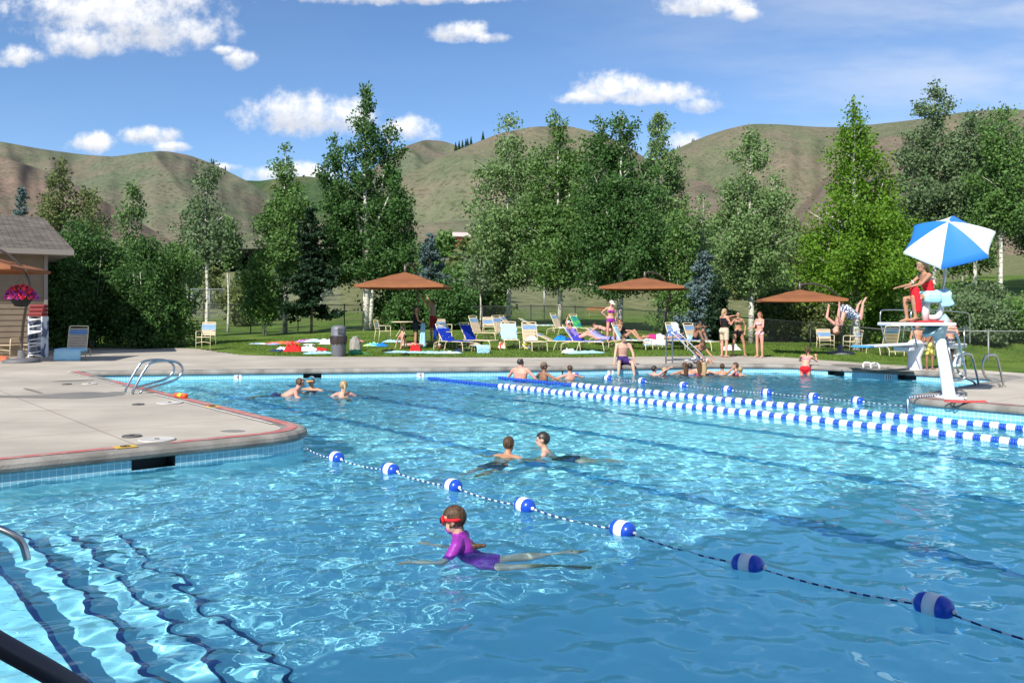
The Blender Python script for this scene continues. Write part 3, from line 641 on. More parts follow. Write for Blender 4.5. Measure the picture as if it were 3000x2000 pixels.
# brush and small trees across the valley
rngf = np.random.default_rng(9)
for i in range(85):
    px = float(rngf.choice([rngf.uniform(1160,1460), rngf.uniform(480,980), rngf.uniform(1900,2480), rngf.uniform(0,480)], p=[.45,.3,.2,.05])); Y = float(rngf.uniform(62, 250)); p = onY(px, Y)
    h = rngf.uniform(1.6, 5.0)*(.6+Y/260); ty = HOR-(p.z+h-CZ)*F/Y
    if 1290 < px < 1400 and Y < 215 and ty < 735 : continue
    tree(px, ty, Y, h*.9*F/Y, 'shrub' if i % 3 else 'aspen', ['olive','mid','grey'][i % 3], 'small bushy tree on the slope beyond the park', n=1500, group='small trees beyond the park', base=.03, size=.0042*Y, trunk='brown', name='tree')
for px, ty, D, zy in [(1370,428,1380,425),(1380,420,1380,420),(1345,430,1390,432),(1335,436,1390,436),(1415,402,1395,404),(1355,428,1390,430),(1365,424,1390,426),(1990,430,1990,437),(2028,415,1990,418),(2033,413,1990,416),(1985,436,1990,440),(620,470,1890,476),(626,472,1890,479),(660,494,1890,498)]:
    Y = D; rng = np.random.default_rng(int(px)); h = 16; z = CZ+(HOR-zy-6)/F*Y; e = empty('conifer', ((px-1500)/F*Y, Y, z-2), 0, 'tiny dark conifer standing on the hill ridge', 'tree', 'tiny conifers on the ridges')
    mb = MB(); 
    for k in range(5): mb.lathe([(4.2-k*.75, k*3.0), (.3, k*3.0+4.6)], n=7)
    mb.build('crown', LM['spruce'], e); MB().tube([(0,0,-3),(0,0,2)], .5, 6).build('trunk', m_bark, e)
# ------------------------------------------------------------------ buildings
m_siding = mat('siding_cream', (.215,.165,.115), .8, c2=(.19,.145,.10), scale=3, detail=5)
m_shingle = None
def shingle():
    m = bpy.data.materials.new('roof_shingle'); m.use_nodes = True; nt = m.node_tree; b = nt.nodes['Principled BSDF']; b.inputs['Roughness'].default_value = .95; b.inputs['Specular IOR Level'].default_value = .1
    t = nt.nodes.new('ShaderNodeTexCoord'); br = nt.nodes.new('ShaderNodeTexBrick'); br.inputs['Scale'].default_value = 1; br.inputs['Brick Width'].default_value = .42; br.inputs['Row Height'].default_value = .17; br.inputs['Mortar Size'].default_value = .018
    br.inputs['Color1'].default_value = (.155,.135,.115,1); br.inputs['Color2'].default_value = (.10,.088,.077,1); br.inputs['Mortar'].default_value = (.05,.045,.04,1); br.inputs['Bias'].default_value = -.1
    mp = nt.nodes.new('ShaderNodeMapping'); mp.inputs['Rotation'].default_value = (0, 0, 0); nt.links.new(t.outputs['Object'], mp.inputs[0]); nt.links.new(mp.outputs[0], br.inputs[0])
    n = nt.nodes.new('ShaderNodeTexNoise'); n.inputs['Scale'].default_value = 2; n.inputs['Detail'].default_value = 6; nt.links.new(t.outputs['Object'], n.inputs[0])
    x = nt.nodes.new('ShaderNodeMix'); x.data_type = 'RGBA'; x.blend_type = 'OVERLAY'; x.inputs[0].default_value = .45; nt.links.new(br.outputs[0], x.inputs[6]); nt.links.new(n.outputs[0], x.inputs[7]); nt.links.new(x.outputs[2], b.inputs['Base Color']); return m
m_shingle = shingle()
m_fascia = mat('fascia_grey', (.25,.22,.19), .7); m_dkwall = mat('wall_shade_brown', (.20,.165,.13), .8)
def house(x0, x1, yf, depth, eave, ridge, over, label, name='house', siding=m_siding, roofm=m_shingle, nofront=False, rot=0, group=None, hip=.9):
    e = empty(name, (x1, yf, ht(x1, yf) if yf > 24 else 0), rot, label, 'building', group); w = x1-x0
    mb = MB(); zb = -.3
    n = max(4, int(eave/.18)); 
    def board(ax0, ay0, ax1, ay1, nx, ny):         # lapped siding
        for k in range(n):
            z0 = zb+(eave-zb)*k/n; z1 = zb+(eave-zb)*(k+1)/n; o = .022
            mb.add([(ax0+nx*o,ay0+ny*o,z0),(ax1+nx*o,ay1+ny*o,z0),(ax1,ay1,z1),(ax0,ay0,z1),(ax0,ay0,z0),(ax1,ay1,z0)], [(0,1,2,3),(4,5,1,0)], 0, False)
    board(-w, 0, 0, 0, 0, -1); board(0, 0, 0, depth, 1, 0); board(0, depth, -w, depth, 0, 1); board(-w, depth, -w, 0, -1, 0)
    mb.build('wall', siding, e)
    for nx, ny in ((.0,-.03),): 
        MB().box((.0, .0, (eave+zb)/2), (.12,.12,eave-zb)).build('corner_board', m_fascia, e)
    o = over; a, b, c, d = (-w-o,-o), (o,-o), (o,depth+o), (-w-o,depth+o); my = depth/2; g = hip
    rb = MB(); th = .09
    V = [(a[0],a[1],eave),(b[0],b[1],eave),(c[0],c[1],eave),(d[0],d[1],eave),(-w-o+g,my,ridge),(o-g,my,ridge)]
    rb.add([(x,y,z+th) for x,y,z in V], [(0,1,5,4),(1,2,5),(2,3,4,5),(3,0,4)], 0, False)
    rf = rb.build('roof', roofm, e)
    fb = MB(); fb.add([(x,y,eave) for x,y in (a,b,c,d)]+[(x,y,eave+th-.004) for x,y in (a,b,c,d)]+[(x,y,eave-.10) for x,y in (a,b,c,d)], [(4,5,1,0),(5,6,2,1),(6,7,3,2),(7,4,0,3),(0,1,9,8),(1,2,10,9),(2,3,11,10),(3,0,8,11)], 0, False)
    fb.add([(x,y,eave-.10) for x,y in (a,b,c,d)], [(3,2,1,0)], 0, False); fb.build('fascia', m_fascia, e)
    return e
pc = at(134, 1050)
hx = (134-1500)/F*31.0
h1 = house(hx-15, hx, 31.0, 8.5, 3.75, 5.35, .80, 'cream sided building with grey shingle roof at the pool deck', hip=.3, rot=math.atan2(D2[1], D2[0])-.06)
shade_bld = house(-26, -3.4, -16, 15.0, 8.6, 11.5, 1.0, 'unseen building added behind the camera to shade the near water', name='shade_building', siding=m_dkwall, hip=1.5)  # added out of view, height and position set to cast shade on the water
shade_bld.location = (*PQ(-2.6, 2.4), 0); shade_bld.rotation_euler = (0, 0, math.atan2(D2[1], D2[0])); 
for o in shade_bld.children: o.location = (0, -15.0, 0)
shade_bld.location = (*PQ(-1.6, .25), 0)
# distant houses
for px, py, Y, w, hgt, rz, lab in ((1346,694,300,7.0,3.2,.3,'small red and white house on the far hillside'),(1318,778,180,5.0,2.6,-.2,'brown house among bushes under the hill'),(2372,716,95,6.0,3.5,.1,'dark gabled roof peeking between the far trees')):
    p = onY(px, Y); m = mat('red_wood', (.30,.07,.04), .8) if Y == 300 else mat('brown_wood', (.10,.07,.05), .8)
    e = house(-w/2, w/2, Y, 8, hgt, hgt+1.8, .6, lab, siding=m, hip=.3, roofm=m_shingle if Y != 300 else mat('pale_roof', (.5,.42,.38), .8)); z = CZ+(HOR-py)/F*Y-hgt; e.location = (p.x+w/2, Y, max(z, p.z-2)); e.rotation_euler = (0,0,rz)
    for k in range(3): MB().box((-w*(.2+.3*k), -.04, hgt*.5), (.9,.05,1.1)).build('window', m_dark, e)

# ------------------------------------------------------------------ fence
m_fence = mat('fence_black', (.025,.03,.027), .5, metal=.3); m_galv = mat('galvanised', (.38,.39,.38), .45, metal=.6)
def chain_mat(name, c, sc):
    m = bpy.data.materials.new(name); m.use_nodes = True; nt = m.node_tree; b = nt.nodes['Principled BSDF']; b.inputs['Base Color'].default_value = (*c,1); b.inputs['Roughness'].default_value = .5
    u = nt.nodes.new('ShaderNodeUVMap'); outs = []
    for s in (1, -1):
        sp = nt.nodes.new('ShaderNodeSeparateXYZ'); nt.links.new(u.outputs[0], sp.inputs[0])
        a = nt.nodes.new('ShaderNodeMath'); a.operation = 'MULTIPLY_ADD'; nt.links.new(sp.outputs[1], a.inputs[0]); a.inputs[1].default_value = s; nt.links.new(sp.outputs[0], a.inputs[2])
        k = nt.nodes.new('ShaderNodeMath'); k.operation = 'MULTIPLY'; nt.links.new(a.outputs[0], k.inputs[0]); k.inputs[1].default_value = sc
        f = nt.nodes.new('ShaderNodeMath'); f.operation = 'FRACT'; nt.links.new(k.outputs[0], f.inputs[0]); l = nt.nodes.new('ShaderNodeMath'); l.operation = 'LESS_THAN'; nt.links.new(f.outputs[0], l.inputs[0]); l.inputs[1].default_value = .085; outs.append(l.outputs[0])
    mx = nt.nodes.new('ShaderNodeMath'); mx.operation = 'MAXIMUM'; nt.links.new(outs[0], mx.inputs[0]); nt.links.new(outs[1], mx.inputs[1])
    tr = nt.nodes.new('ShaderNodeBsdfTransparent'); ms = nt.nodes.new('ShaderNodeMixShader'); nt.links.new(mx.outputs[0], ms.inputs[0]); nt.links.new(tr.outputs[0], ms.inputs[1]); nt.links.new(b.outputs[0], ms.inputs[2]); nt.links.new(ms.outputs[0], nt.nodes['Material Output'].inputs[0]); return m
def fence(pts, label, step, rm, cm, pr=.035):
    P = [Vector(p[:3]) for p in pts]; Hs = [p[3] for p in pts]; e = empty('chain_fence', P[0], 0, label, 'fence'); o = P[0]
    S = [0]
    for i in range(1, len(P)): S.append(S[-1]+(P[i]-P[i-1]).length)
    def smp(s):
        i = max(0, min(len(P)-2, int(np.searchsorted(S, s))-1)); t = (s-S[i])/(S[i+1]-S[i]); p = P[i].lerp(P[i+1], t); return p-o, Hs[i]+(Hs[i+1]-Hs[i])*t
    ss = np.arange(0, S[-1], step)
    for s in ss:
        p, h = smp(s); mb = MB().tube([p-Vector((0,0,.6)), p+Vector((0,0,h+.02))], pr, 8); mb.ball(p+Vector((0,0,h+.05)), pr*1.1, 8); mb.build('fence_post', rm, e)
    fs = np.arange(0, S[-1], .5); mb = MB(); mb.tube([smp(s)[0]+Vector((0,0,smp(s)[1])) for s in fs], pr*.7, 8); mb.build('top_rail', rm, e)
    vs = []; 
    for s in fs: p, h = smp(s); vs += [p+Vector((0,0,-.25)), p+Vector((0,0,h-.01))]
    m = MB().add(vs, [(2*i,2*i+2,2*i+3,2*i+1) for i in range(len(fs)-1)], 0, False).build('chain_mesh', cm, e)
    ul = m.data.uv_layers.new(name='UVMap')
    for lo, u in zip(m.data.loops, ul.data): v = m.data.vertices[lo.vertex_index].co; u.uv = (fs[lo.vertex_index//2], v.z)
    return e
cmk = chain_mat('chain_link_black', (.03,.035,.03), 13); cmg = chain_mat('chain_link_grey', (.22,.24,.22), 13)
FP = []
for px, pt, Y in ((180,893,55),(560,889,55),(700,891,55),(970,893,55),(1390,898,53),(1600,896,52),(1735,900,50),(2000,917,46),(2170,929,43),(2318,941,41),(2445,953,38),(2515,959,36)):
    p = onY(px, Y); zt = CZ+(HOR-pt)/F*Y; FP.append((p.x, p.y, p.z, max(1.0, min(1.9, zt-p.z))))
fence(FP, 'long black chain link fence behind the lawn and loungers', 3.05, m_fence, cmk)
FP = []
for px, pt, Y in ((2517,958,36),(2600,966,34),(2700,970,33),(2880,970,31.5),(3100,971,31)):
    p = onY(px, Y); zt = CZ+(HOR-pt)/F*Y; FP.append((p.x, p.y, p.z, zt-p.z))
fence(FP, 'lower grey railed chain link fence behind the diving board', 1.9, mat('fence_grey', (.20,.21,.20), .5, metal=.4), cmk)
FP = []
for px, Y in ((560,95),(680,90),(900,88),(1000,88)): p = onY(px, Y); FP.append((p.x, p.y, p.z, 3.2))
fence(FP, 'tall pale chain link court fence out in the park', 3.6, m_galv, cmg, .045)
FP = []
for px, Y in ((1330,66),(1440,66),(1560,67),(1720,68)): p = onY(px, Y); FP.append((p.x, p.y, p.z, 3.0))
fence(FP, 'green grey court fence behind the aspen with white limbs', 3.6, m_galv, cmg, .045)

# ------------------------------------------------------------------ ropes and floats
m_fblue = mat('float_blue', (.012,.07,.50), .3); m_fwhite = mat('float_white', (.80,.81,.82), .35); m_dblue = mat('rope_disc_blue', (.015,.08,.48), .4)
def rope_mat(sc=5.):
    m = bpy.data.materials.new('rope_twist'); m.use_nodes = True; nt = m.node_tree; b = nt.nodes['Principled BSDF']; b.inputs['Roughness'].default_value = .7
    u = nt.nodes.new('ShaderNodeTexCoord'); w = nt.nodes.new('ShaderNodeTexWave'); w.inputs['Scale'].default_value = sc; w.inputs['Distortion'].default_value = 0; w.bands_direction = 'X'; nt.links.new(u.outputs['Object'], w.inputs[0])
    r = nt.nodes.new('ShaderNodeValToRGB'); r.color_ramp.interpolation = 'CONSTANT'; r.color_ramp.elements[0].color = (.012,.025,.12,1); r.color_ramp.elements[1].position = .55; r.color_ramp.elements[1].color = (.62,.66,.72,1)
    nt.links.new(w.outputs[0], r.inputs[0]); nt.links.new(r.outputs[0], b.inputs['Base Color']); return m
m_rope = rope_mat()
def float_mesh():                                # capsule float with a white band
    R, L = .078, .235; prof = []; 
    for k in range(9): a = PI*k/16; prof.append((max(.018, R*math.sin(a)**.75 if k else .018), -L/2+.07*(1-math.cos(a))))
    bl = MB(); full = prof+[(R, L/2-.07)]; M = Matrix.Rotation(PI/2, 4, 'Y')
    bl.lathe(prof+[(R,-.04)], n=20, M=M); bl.lathe([(R,.04)]+[(r,-z) for r, z in reversed(prof)], n=20, M=M)
    o = bl.build('float', m_fblue); wb = MB().lathe([(R-.002,-.042),(R+.003,-.04),(R+.003,.04),(R-.002,.042)], n=20, M=M).build('white_band', m_fwhite, o)
    kb = MB().ball((L/2+.012,0,0), .018, 8); kb.ball((-L/2-.012,0,0), .018, 8); kb.build('rope_knot', m_fwhite, o); return o
def rope_line(pxs, label, ext0, ext1, sag=.025, fs=1.0, name='float_rope'):
    P = [at(x, y, WZ+.02) for x, y in pxs]; e = empty(name, P[0], 0, label, 'rope'); o = P[0]; f0 = None
    d = (P[-1]-P[0]).normalized(); pts = [at(*ext0, WZ+.02)]+P+[at(*ext1, WZ+.02)]
    for i, p in enumerate(P):
        f = float_mesh() if f0 is None else copy_tree(f0); f0 = f0 or f; f.parent = e; f.location = p-o+Vector((0,0,.012)); a = (pts[i+2]-pts[i]); f.rotation_euler = (0, .05*math.sin(i*2.1), math.atan2(a.y, a.x)+.12*math.sin(i*1.7)); f.scale = (fs,)*3
    line = []
    for i in range(len(pts)-1):
        a, b = pts[i], pts[i+1]
        for k in range(10): t = k/10; line.append(a.lerp(b, t)-o+Vector((0,0,.012-sag*4*t*(1-t))))
    MB().tube(line, .0075, 6).build('rope', m_rope, e); return e
rope_line([(985,1344),(1143,1379),(1326,1427),(1537,1485),(1824,1556),(2191,1659),(2736,1781)], 'navy and white twisted rope with blue and white floats, nearest the camera', (900,1316), (3200,1925), sag=.03)
rope_line([(1684,1101),(1780,1109),(1880,1118),(2002,1130),(2131,1143),(2246,1152),(2382,1164),(2512,1176)], 'thin rope with eight small blue and white floats before the diving area', (1640,1096), (2668,1192), sag=.01, fs=1.15)
e = float_mesh(); e.name = 'rope_float'; e.location = at(-8,1403,WZ+.04); tag(e, 'single navy float at the pool wall cut by the picture side', 'float')
def lane_rope(pa, pb, nblue, label):
    A, B = at(*pa, WZ+.03), at(*pb, WZ+.03); L_ = (B-A).length; d = (B-A)/L_; e = empty('lane_rope', A, math.atan2(d.y, d.x), label, 'lane rope')
    R = .062; M = Matrix.Rotation(PI/2, 4, 'Y')
    def disc(x0, x1, r, mb): mb.lathe([(.02,x0),(r*.9,x0+.002),(r,x0+.012),(r,x1-.012),(r*.9,x1-.002),(.02,x1)], n=14, M=M)
    def white(mb):
        for k in range(3): disc(-.055+k*.037, -.019+k*.037, R*1.05, mb)
    w0 = None; b0 = None; x = nblue; i = 0; pitch = .245
    mb = MB(); xx = .06
    while xx < nblue-.08: disc(xx-.035, xx+.035, R*.75, mb); xx += .115
    mb.build('blue_discs', m_dblue, e)['kind'] = 'stuff'
    mbx = MB(); 
    while x < L_ and i < 99:
        if w0 is None:
            mb = MB(); disc(-.062,-.022,R*1.1,mb); disc(-.020,.020,R*1.1,mb); disc(.022,.062,R*1.1,mb); w0 = mb.build('white_float', m_fwhite, e); w = w0
            mb = MB(); disc(-.052,-.019,R*.85,mb); disc(-.016,.016,R*.85,mb); disc(.019,.052,R*.85,mb); b0 = mb.build('blue_float', m_dblue, e); b = b0
        else:
            w = w0.copy(); COL.objects.link(w); w.parent = e; b = b0.copy(); COL.objects.link(b); b.parent = e
        w.location = (x, 0, .008*math.sin(i*1.3)); b.location = (x+pitch/2, 0, .006*math.sin(i*1.3+.6)); w.rotation_euler = (i*.7, .04*math.sin(i*2.3), .05*math.sin(i*1.9)); x += pitch; i += 1
    MB().tube([(0,0,0),(L_,0,0)], .008, 6).build('cable', m_rope, e); return e
lane_rope((1254,1108), (3090,1307), (at(1462,1131,WZ)-at(1254,1108,WZ)).length, 'nearer of the two blue and white lane ropes')
lane_rope((1460,1107), (3090,1265), (at(1685,1128,WZ)-at(1460,1107,WZ)).length, 'farther of the two blue and white lane ropes, behind the swimming man')

# ------------------------------------------------------------------ ladders, hoops and rails
m_steel = mat('steel', (.55,.56,.56), .22, metal=1.0, c2=(.42,.43,.44), scale=5, detail=4)
m_white = mat('white_paint', (.76,.77,.78), .4, c2=(.68,.69,.70), scale=4, detail=6, contrast=(.5,.8)); m_blk = mat('rail_dark', (.045,.045,.06), .35, metal=.3)
def hoop_pair(px, py, label, s=1.0, yaw=math.atan2(D2[1], D2[0]), gap=.5):
    p = at(px, py, .005); e = empty('pool_ladder', p, yaw, label, 'ladder')
    path = chaikin([(0,0,-.05),(.05,0,.12),(.26*s,0,.50*s),(.36*s,0,.60*s),(.62*s,0,.62*s),(.88*s,0,.58*s),(.98*s,0,.42*s),(.86*s,0,.24*s),(.62*s,0,.17*s),(.30*s,0,.10*s),(.16*s,0,.05),(.15*s,0,-.05)], 2)
    for k in (0, 1):
        o = MB().tube([v+Vector((0, gap*k, 0)) for v in path], .024, 10).build('handrail', m_steel, e)
        MB().lathe([(.045,0),(.05,.008),(.028,.014)], c=(0,gap*k,.004), n=12).build('base_flange', m_steel, o)
    return e
hoop_pair(386,1154,'pair of looped steel grab rails on the left deck edge', 1.02)
def a_rail(px, py, label, yaw):                  # tall entry rails at the far edge
    p = at(px, py, .0); e = empty('pool_ladder', p, yaw, label, 'ladder')
    for k in (0, 1):
        y = .55*k; path = chaikin([(0,y,-.05),(0,y,.75),(.03,y,.95),(.16,y,1.0),(.30,y,.88),(.95,y,.30),(1.06,y,.16),(1.06,y,-.05)], 2)
        o = MB().tube(path, .026, 8).build('handrail', m_steel, e); MB().tube([(0,y,.12),(1.06,y,.16)], .018, 6).build('lower_bar', m_steel, o)
    return e
a_rail(1951,1066,'tall steel entry rails at the far edge by the seated boy', -.55)
# near handrail over the steps
e = empty('step_handrail', (*PQ(.7,3.0),0), 0, 'dark curved handrail crossing the lower left corner over the steps', 'handrail')
o = e.location
pts = chaikin([atY(-260,1760,2.45)-o, atY(-120,1818,2.5)-o, atY(30,1905,2.55)-o, atY(150,1970,2.6)-o, atY(300,2065,2.7)-o, atY(330,2300,2.75)-o], 2)
MB().tube(pts, .034, 12).build('rail_tube', m_blk, e)
e = empty('step_handrail', (*PQ(.7,7.0),0), 0, 'short steel handrail end dipping into the water at the left side', 'handrail'); o = e.location
pts = chaikin([atY(-150,1500,6.0)-o, atY(-20,1540,6.0)-o, atY(40,1565,6.0)-o, atY(68,1590,6.0)-o, atY(80,1640,6.0)-o], 2); MB().tube(pts, .026, 10).build('rail_tube', m_steel, e)

# ------------------------------------------------------------------ diving board
A_ = at(2680,1083,0); DT = Vector((-D2[0],-D2[1],0)); yawb = math.atan2(DT.y, DT.x)
e = empty('diving_board', A_, yawb, 'white one metre diving board with blue tip on a white pedestal', 'diving board')
Lf = 2.75; BZ = .72
bb = MB().bbox((Lf/2-1.0, 0, BZ), (Lf+2.0, .5, .05), .015).build('board', m_white, e)
MB().bbox((Lf+.12, 0, BZ), (.26,.504,.053), .015).build('blue_tip', mat('tip_blue', (.06,.30,.55), .5), bb)
MB().limb([(0,0,.0),(0,0,.35),(-.02,0,.62)], [(.19,.26),(.15,.22),(.24,.24)], side=(0,1,0), n=16).build('pedestal', m_white, e)
MB().bbox((-1.5,0,.60), (2.8,.42,.13), .02).build('support_beam', m_white, e)
MB().bbox((-2.5,0,.28), (.3,.3,.6), .02).build('rear_foot', m_white, e)
MB().bbox((.62,0,.60), (.3,.45,.12), .03).build('fulcrum', m_white, e)
for s in (-1, 1):
    y = s*.42; z0 = BZ-.06
    pth = chaikin([(.75,y,z0),(1.15,y,1.35),(1.1,y,1.62),(1.0,y,1.66),(-.2,y,1.66),(-2.4,y,1.58),(-2.55,y,1.5),(-2.55,y,z0)], 2)
    r = MB().tube(pth, .02, 8).build('side_rail', m_steel, e); MB().tube([(1.02,y,1.16),(-2.55,y,1.12)], .016, 6).build('mid_bar', m_steel, r); MB().tube([(-.35,y,1.64),(-.15,y,z0)], .018, 6).build('rail_strut', m_steel, r)
for s in (-1, 1): MB().tube([(-2.72,s*.24,0),(-2.62,s*.24,.65),(-2.6,s*.24,1.2)], .02, 8).build('ladder_side', m_steel, e)
for k in range(2): MB().bbox((-2.7,0,.2+.22*k), (.14,.46,.03), .008).build('ladder_step', m_white, e)
hoop_pair(2868,1128,'curved steel grab rails at the inner bay by the lifeguard tower', 1.15, yaw=math.atan2(D2[1],D2[0])+PI)
# starting-block like anchors on the coping
for px, py, lb in ((2540,1076,'white rail anchor on the far coping before the diving board'),(2562,1078,'second white anchor loop right beside the first anchor')):
    p = at(px, py, 0); e = empty('deck_anchor', p, 0, lb, 'anchor'); MB().tube(chaikin([(-.10,0,0),(-.12,0,.1),(-.05,0,.15),(.1,0,.13),(.14,0,.05),(.14,0,0)], 2), .025, 8).build('loop', m_white, e)

# ------------------------------------------------------------------ lifeguard tower
LB = at(2781,1167,0); e = empty('lifeguard_tower', LB, 0, 'white slanted post lifeguard tower with platform and pale blue seat', 'lifeguard tower')
s_ = LB.y/F
def lp(px, py, dy=0): v = atY(px, py, LB.y+dy); return v-LB
m_ltb = mat('pale_blue_metal', (.36,.50,.55), .4); m_seat = mat('seat_blue', (.38,.72,.80), .35)
MB().tube([lp(2782,1168), lp(2781,1162), lp(2768,1075), lp(2753,987)], [.115,.112,.105,.085], 16).build('post', m_white, e)
MB().bbox(lp(2782,1167)+Vector((0,0,.02)), (.36,.36,.04), .01).build('base_plate', m_white, e)
MB().tube([lp(2754,990), lp(2752,975), lp(2742,956), lp(2738,953)], [.10,.13,.27,.28], 16).build('bracket', m_ltb, e)
MB().bbox(lp(2684,949), (1.18,.62,.06), .015).build('platform', m_white, e)
MB().bbox(lp(2712,941), (.5,.5,.03), .01).build('foot_mat', mat('mat_red', (.5,.03,.03), .7), e)
MB().tube([lp(2711,940), lp(2711,900), lp(2713,885)], [.075,.07,.085], 14).build('seat_pedestal', m_white, e)
sb = MB(); sb.bbox(lp(2720,870), (.34,.46,.22), .075); sb.build('seat', m_seat, e)
MB().tube(chaikin([lp(2714,928), lp(2730,931), lp(2748,928), lp(2756,912), lp(2761,880), lp(2762,862)], 2), .05, 12).build('back_tube', m_white, e)
for k in (-1, 1):
    y = .22*k+.35
    pt = chaikin([lp(2760,973,y), lp(2772,972,y), lp(2796,973,y), lp(2806,985,y), lp(2818,1040,y), lp(2829,1090,y), lp(2828,1105,y), lp(2818,1113,y), lp(2795,1116,y), lp(2788,1108,y)], 2)
    MB().tube(pt, .024, 8).build('ladder_side', m_steel, e)
    MB().tube([lp(2774,985,y), lp(2790,1075,y), lp(2797,1108,y)], .02, 8).build('ladder_side', m_steel, e)
for k, (px, py) in enumerate(((2788,1010),(2796,1042),(2806,1070),(2812,1095))): MB().tube([lp(px,py,.13), lp(px+6,py+1,.57)], .02, 8).build('ladder_step', m_white, e)
# umbrella of the tower
m_ublue = mat('umbrella_blue', (.03,.24,.72), .6, transl=.25); m_uwhite = mat('umbrella_white', (.82,.82,.80), .6, transl=.25)
UC = atY(2779,705,LB.y-.05); e = empty('striped_umbrella', UC, 0, 'tilted blue and white six panel umbrella over the lifeguard', 'umbrella')
ax = Vector((-.30,-.575,.76)).normalized(); ux = Vector((.887,-.461,0)); ux = (ux-ax*ux.dot(ax)).normalized(); uy = ax.cross(ux)
R = 1.555*.5; Rr = R*1.03; apx = ax*.42
vang = [math.radians(a) for a in (201,262,322,18,84,138)]; vr = [ux*Rr*math.cos(a)+uy*Rr*math.sin(a) for a in vang]
for i in range(6):
    a, b = vr[i], vr[(i+1) % 6]; n = 8; vs = []; fs = []
    for r in range(n+1):
        t = r/n
        for c in range(n+1):
            u = c/n; q = a.lerp(b, u)*t; h = apx*(1-t**1.35); sc = -.05*4*u*(1-u)*t; vs.append(q*(1+sc)+h-ax*.03*math.sin(u*PI)*t)
    for r in range(n):
        for c in range(n): k = r*(n+1)+c; fs.append((k,k+1,k+n+2,k+n+1))
    e0 = vs[-(n+1):]; o = len(vs); vs += [v-ax*.05+v.normalized()*.005 for v in e0]
    for c in range(n): fs.append((o-(n+1)+c, o-(n+1)+c+1, o+c+1, o+c))
    pn = MB().add(vs, fs).build('panel', m_uwhite if i % 2 == 0 else m_ublue, e); pn['label'] = 'white umbrella panel' if i % 2 == 0 else 'blue umbrella panel'
    MB().tube([apx*.96, vr[i]*.5+apx*.55, vr[i]], .006, 5).build('rib', m_steel, e)
MB().ball(apx, .035, 10).build('cap', m_uwhite, e)
MB().tube([apx*.98, Vector((0,0,0))+ax*-.35, lp(2771,790)+LB-UC+Vector((0,.0,0)), lp(2762,850)+LB-UC, lp(2760,885)+LB-UC], .018, 10).build('pole', m_steel, e)

# ------------------------------------------------------------------ brown cantilever parasols
m_rust = mat('canvas_rust', (.27,.10,.036), .85, c2=(.23,.083,.030), scale=3, detail=5, transl=.15); m_bronze = mat('bronze_metal', (.11,.09,.075), .4, metal=.5)
def parasol(apx_px, rim_y, cx, Y, side, rot, mast, label, basepx=None, base=True, mast_dy=.6):
    A = atY(cx, apx_px, Y); zr = CZ+(HOR-rim_y)/F*Y; e = empty('cantilever_parasol', (A.x, A.y, zr), 0, label, 'parasol', 'rust brown parasols'); h = A.z-zr; o = Vector((A.x, A.y, zr))
    c = [Vector((side/2*sx, side/2*sy, 0)) for sx, sy in ((-1,-1),(1,-1),(1,1),(-1,1))]; Rm = Matrix.Rotation(rot, 3, 'Z'); c = [Rm @ v for v in c]; top = Vector((0,0,h))
    vs = []; fs = []
    for i in range(4):
        a, b = c[i], c[(i+1) % 4]; n = 10; oo = len(vs)
        for r in range(n+1):
            t = r/n
            for q in range(n+1):
                u = q/n; p = a.lerp(b, u)*t; z = h*(1-t**1.04); z -= .10*math.sin(u*PI)*t*(1-t*.8); p = p*(1-.03*math.sin(u*PI)*t)
                vs.append(p+Vector((0,0,z+(.02 if .26 < t < .31 else 0))))
        for r in range(n):
            for q in range(n): k = oo+r*(n+1)+q; fs.append((k,k+1,k+n+2,k+n+1))
        e0 = vs[oo+n*(n+1):oo+(n+1)*(n+1)]; k0 = len(vs); vs += [v-Vector((0,0,.09)) for v in e0]
        for q in range(n): fs.append((oo+n*(n+1)+q, oo+n*(n+1)+q+1, k0+q+1, k0+q))
    cp = MB().add(vs, fs).build('canopy', m_rust, e)
    sv = MB()
    for f in (.30,.62):
        for i in range(4):
            a, b = c[i]*f, c[(i+1) % 4]*f; pts = [a.lerp(b, u)*(1-.03*math.sin(u*PI)*f)+Vector((0,0,h*(1-f**1.04)-.10*math.sin(u*PI)*f*(1-f*.8)+.006)) for u in np.linspace(0,1,11)]; sv.tube(pts, .012, 4)
    sv.build('seam', mat('seam_dark', (.17,.06,.03), .9), cp)
    MB().lathe([(.05,-.06),(.06,.05),(.05,.26),(.02,.27)], c=top, n=10).build('finial', m_bronze, e)
    for v in c: MB().tube([top-Vector((0,0,.1)), v*.5+Vector((0,0,h*.44)), v*.99+Vector((0,0,-.02))], .014, 5).build('rib', m_bronze, e)
    if mast:
        pts = [atY(x, y, Y+dy)-o for x, y, dy in mast]; MB().tube(chaikin(pts, 2), [.04]*len(chaikin(pts, 2)), 8).build('mast', m_bronze, e)
    if basepx:
        b = atY(basepx[0], basepx[1], Y+basepx[2]); gz = ht(b.x, b.y); bb = MB().lathe([(.52,0),(.54,.05),(.5,.13),(.3,.16),(.12,.18),(.09,.42)], c=(b.x-o.x, b.y-o.y, gz-o.z-.03), n=24).build('base', mat('base_grey', (.12,.12,.13), .6), e)
    return e
parasol(797,838,1187,34.2,3.40,math.radians(-1),[(1187,796,0),(1188,778,0),(1200,770,.2),(1212,780,.5),(1221,800,.9),(1226,840,1.0),(1224,900,1.0),(1222,1004,1.0)],'brown parasol over the round table on the left lawn')
parasol(813,842,1889,37,3.5,math.radians(-14),[(1888,812,0),(1889,800,0),(1905,796,.2),(1930,803,.5),(1952,825,.8),(1963,860,1.0),(1966,885,1.0)],'brown parasol with a curved mast in front of the dense trees')
m2 = bpy.data.objects['cantilever_parasol.001']; o2 = m2.location
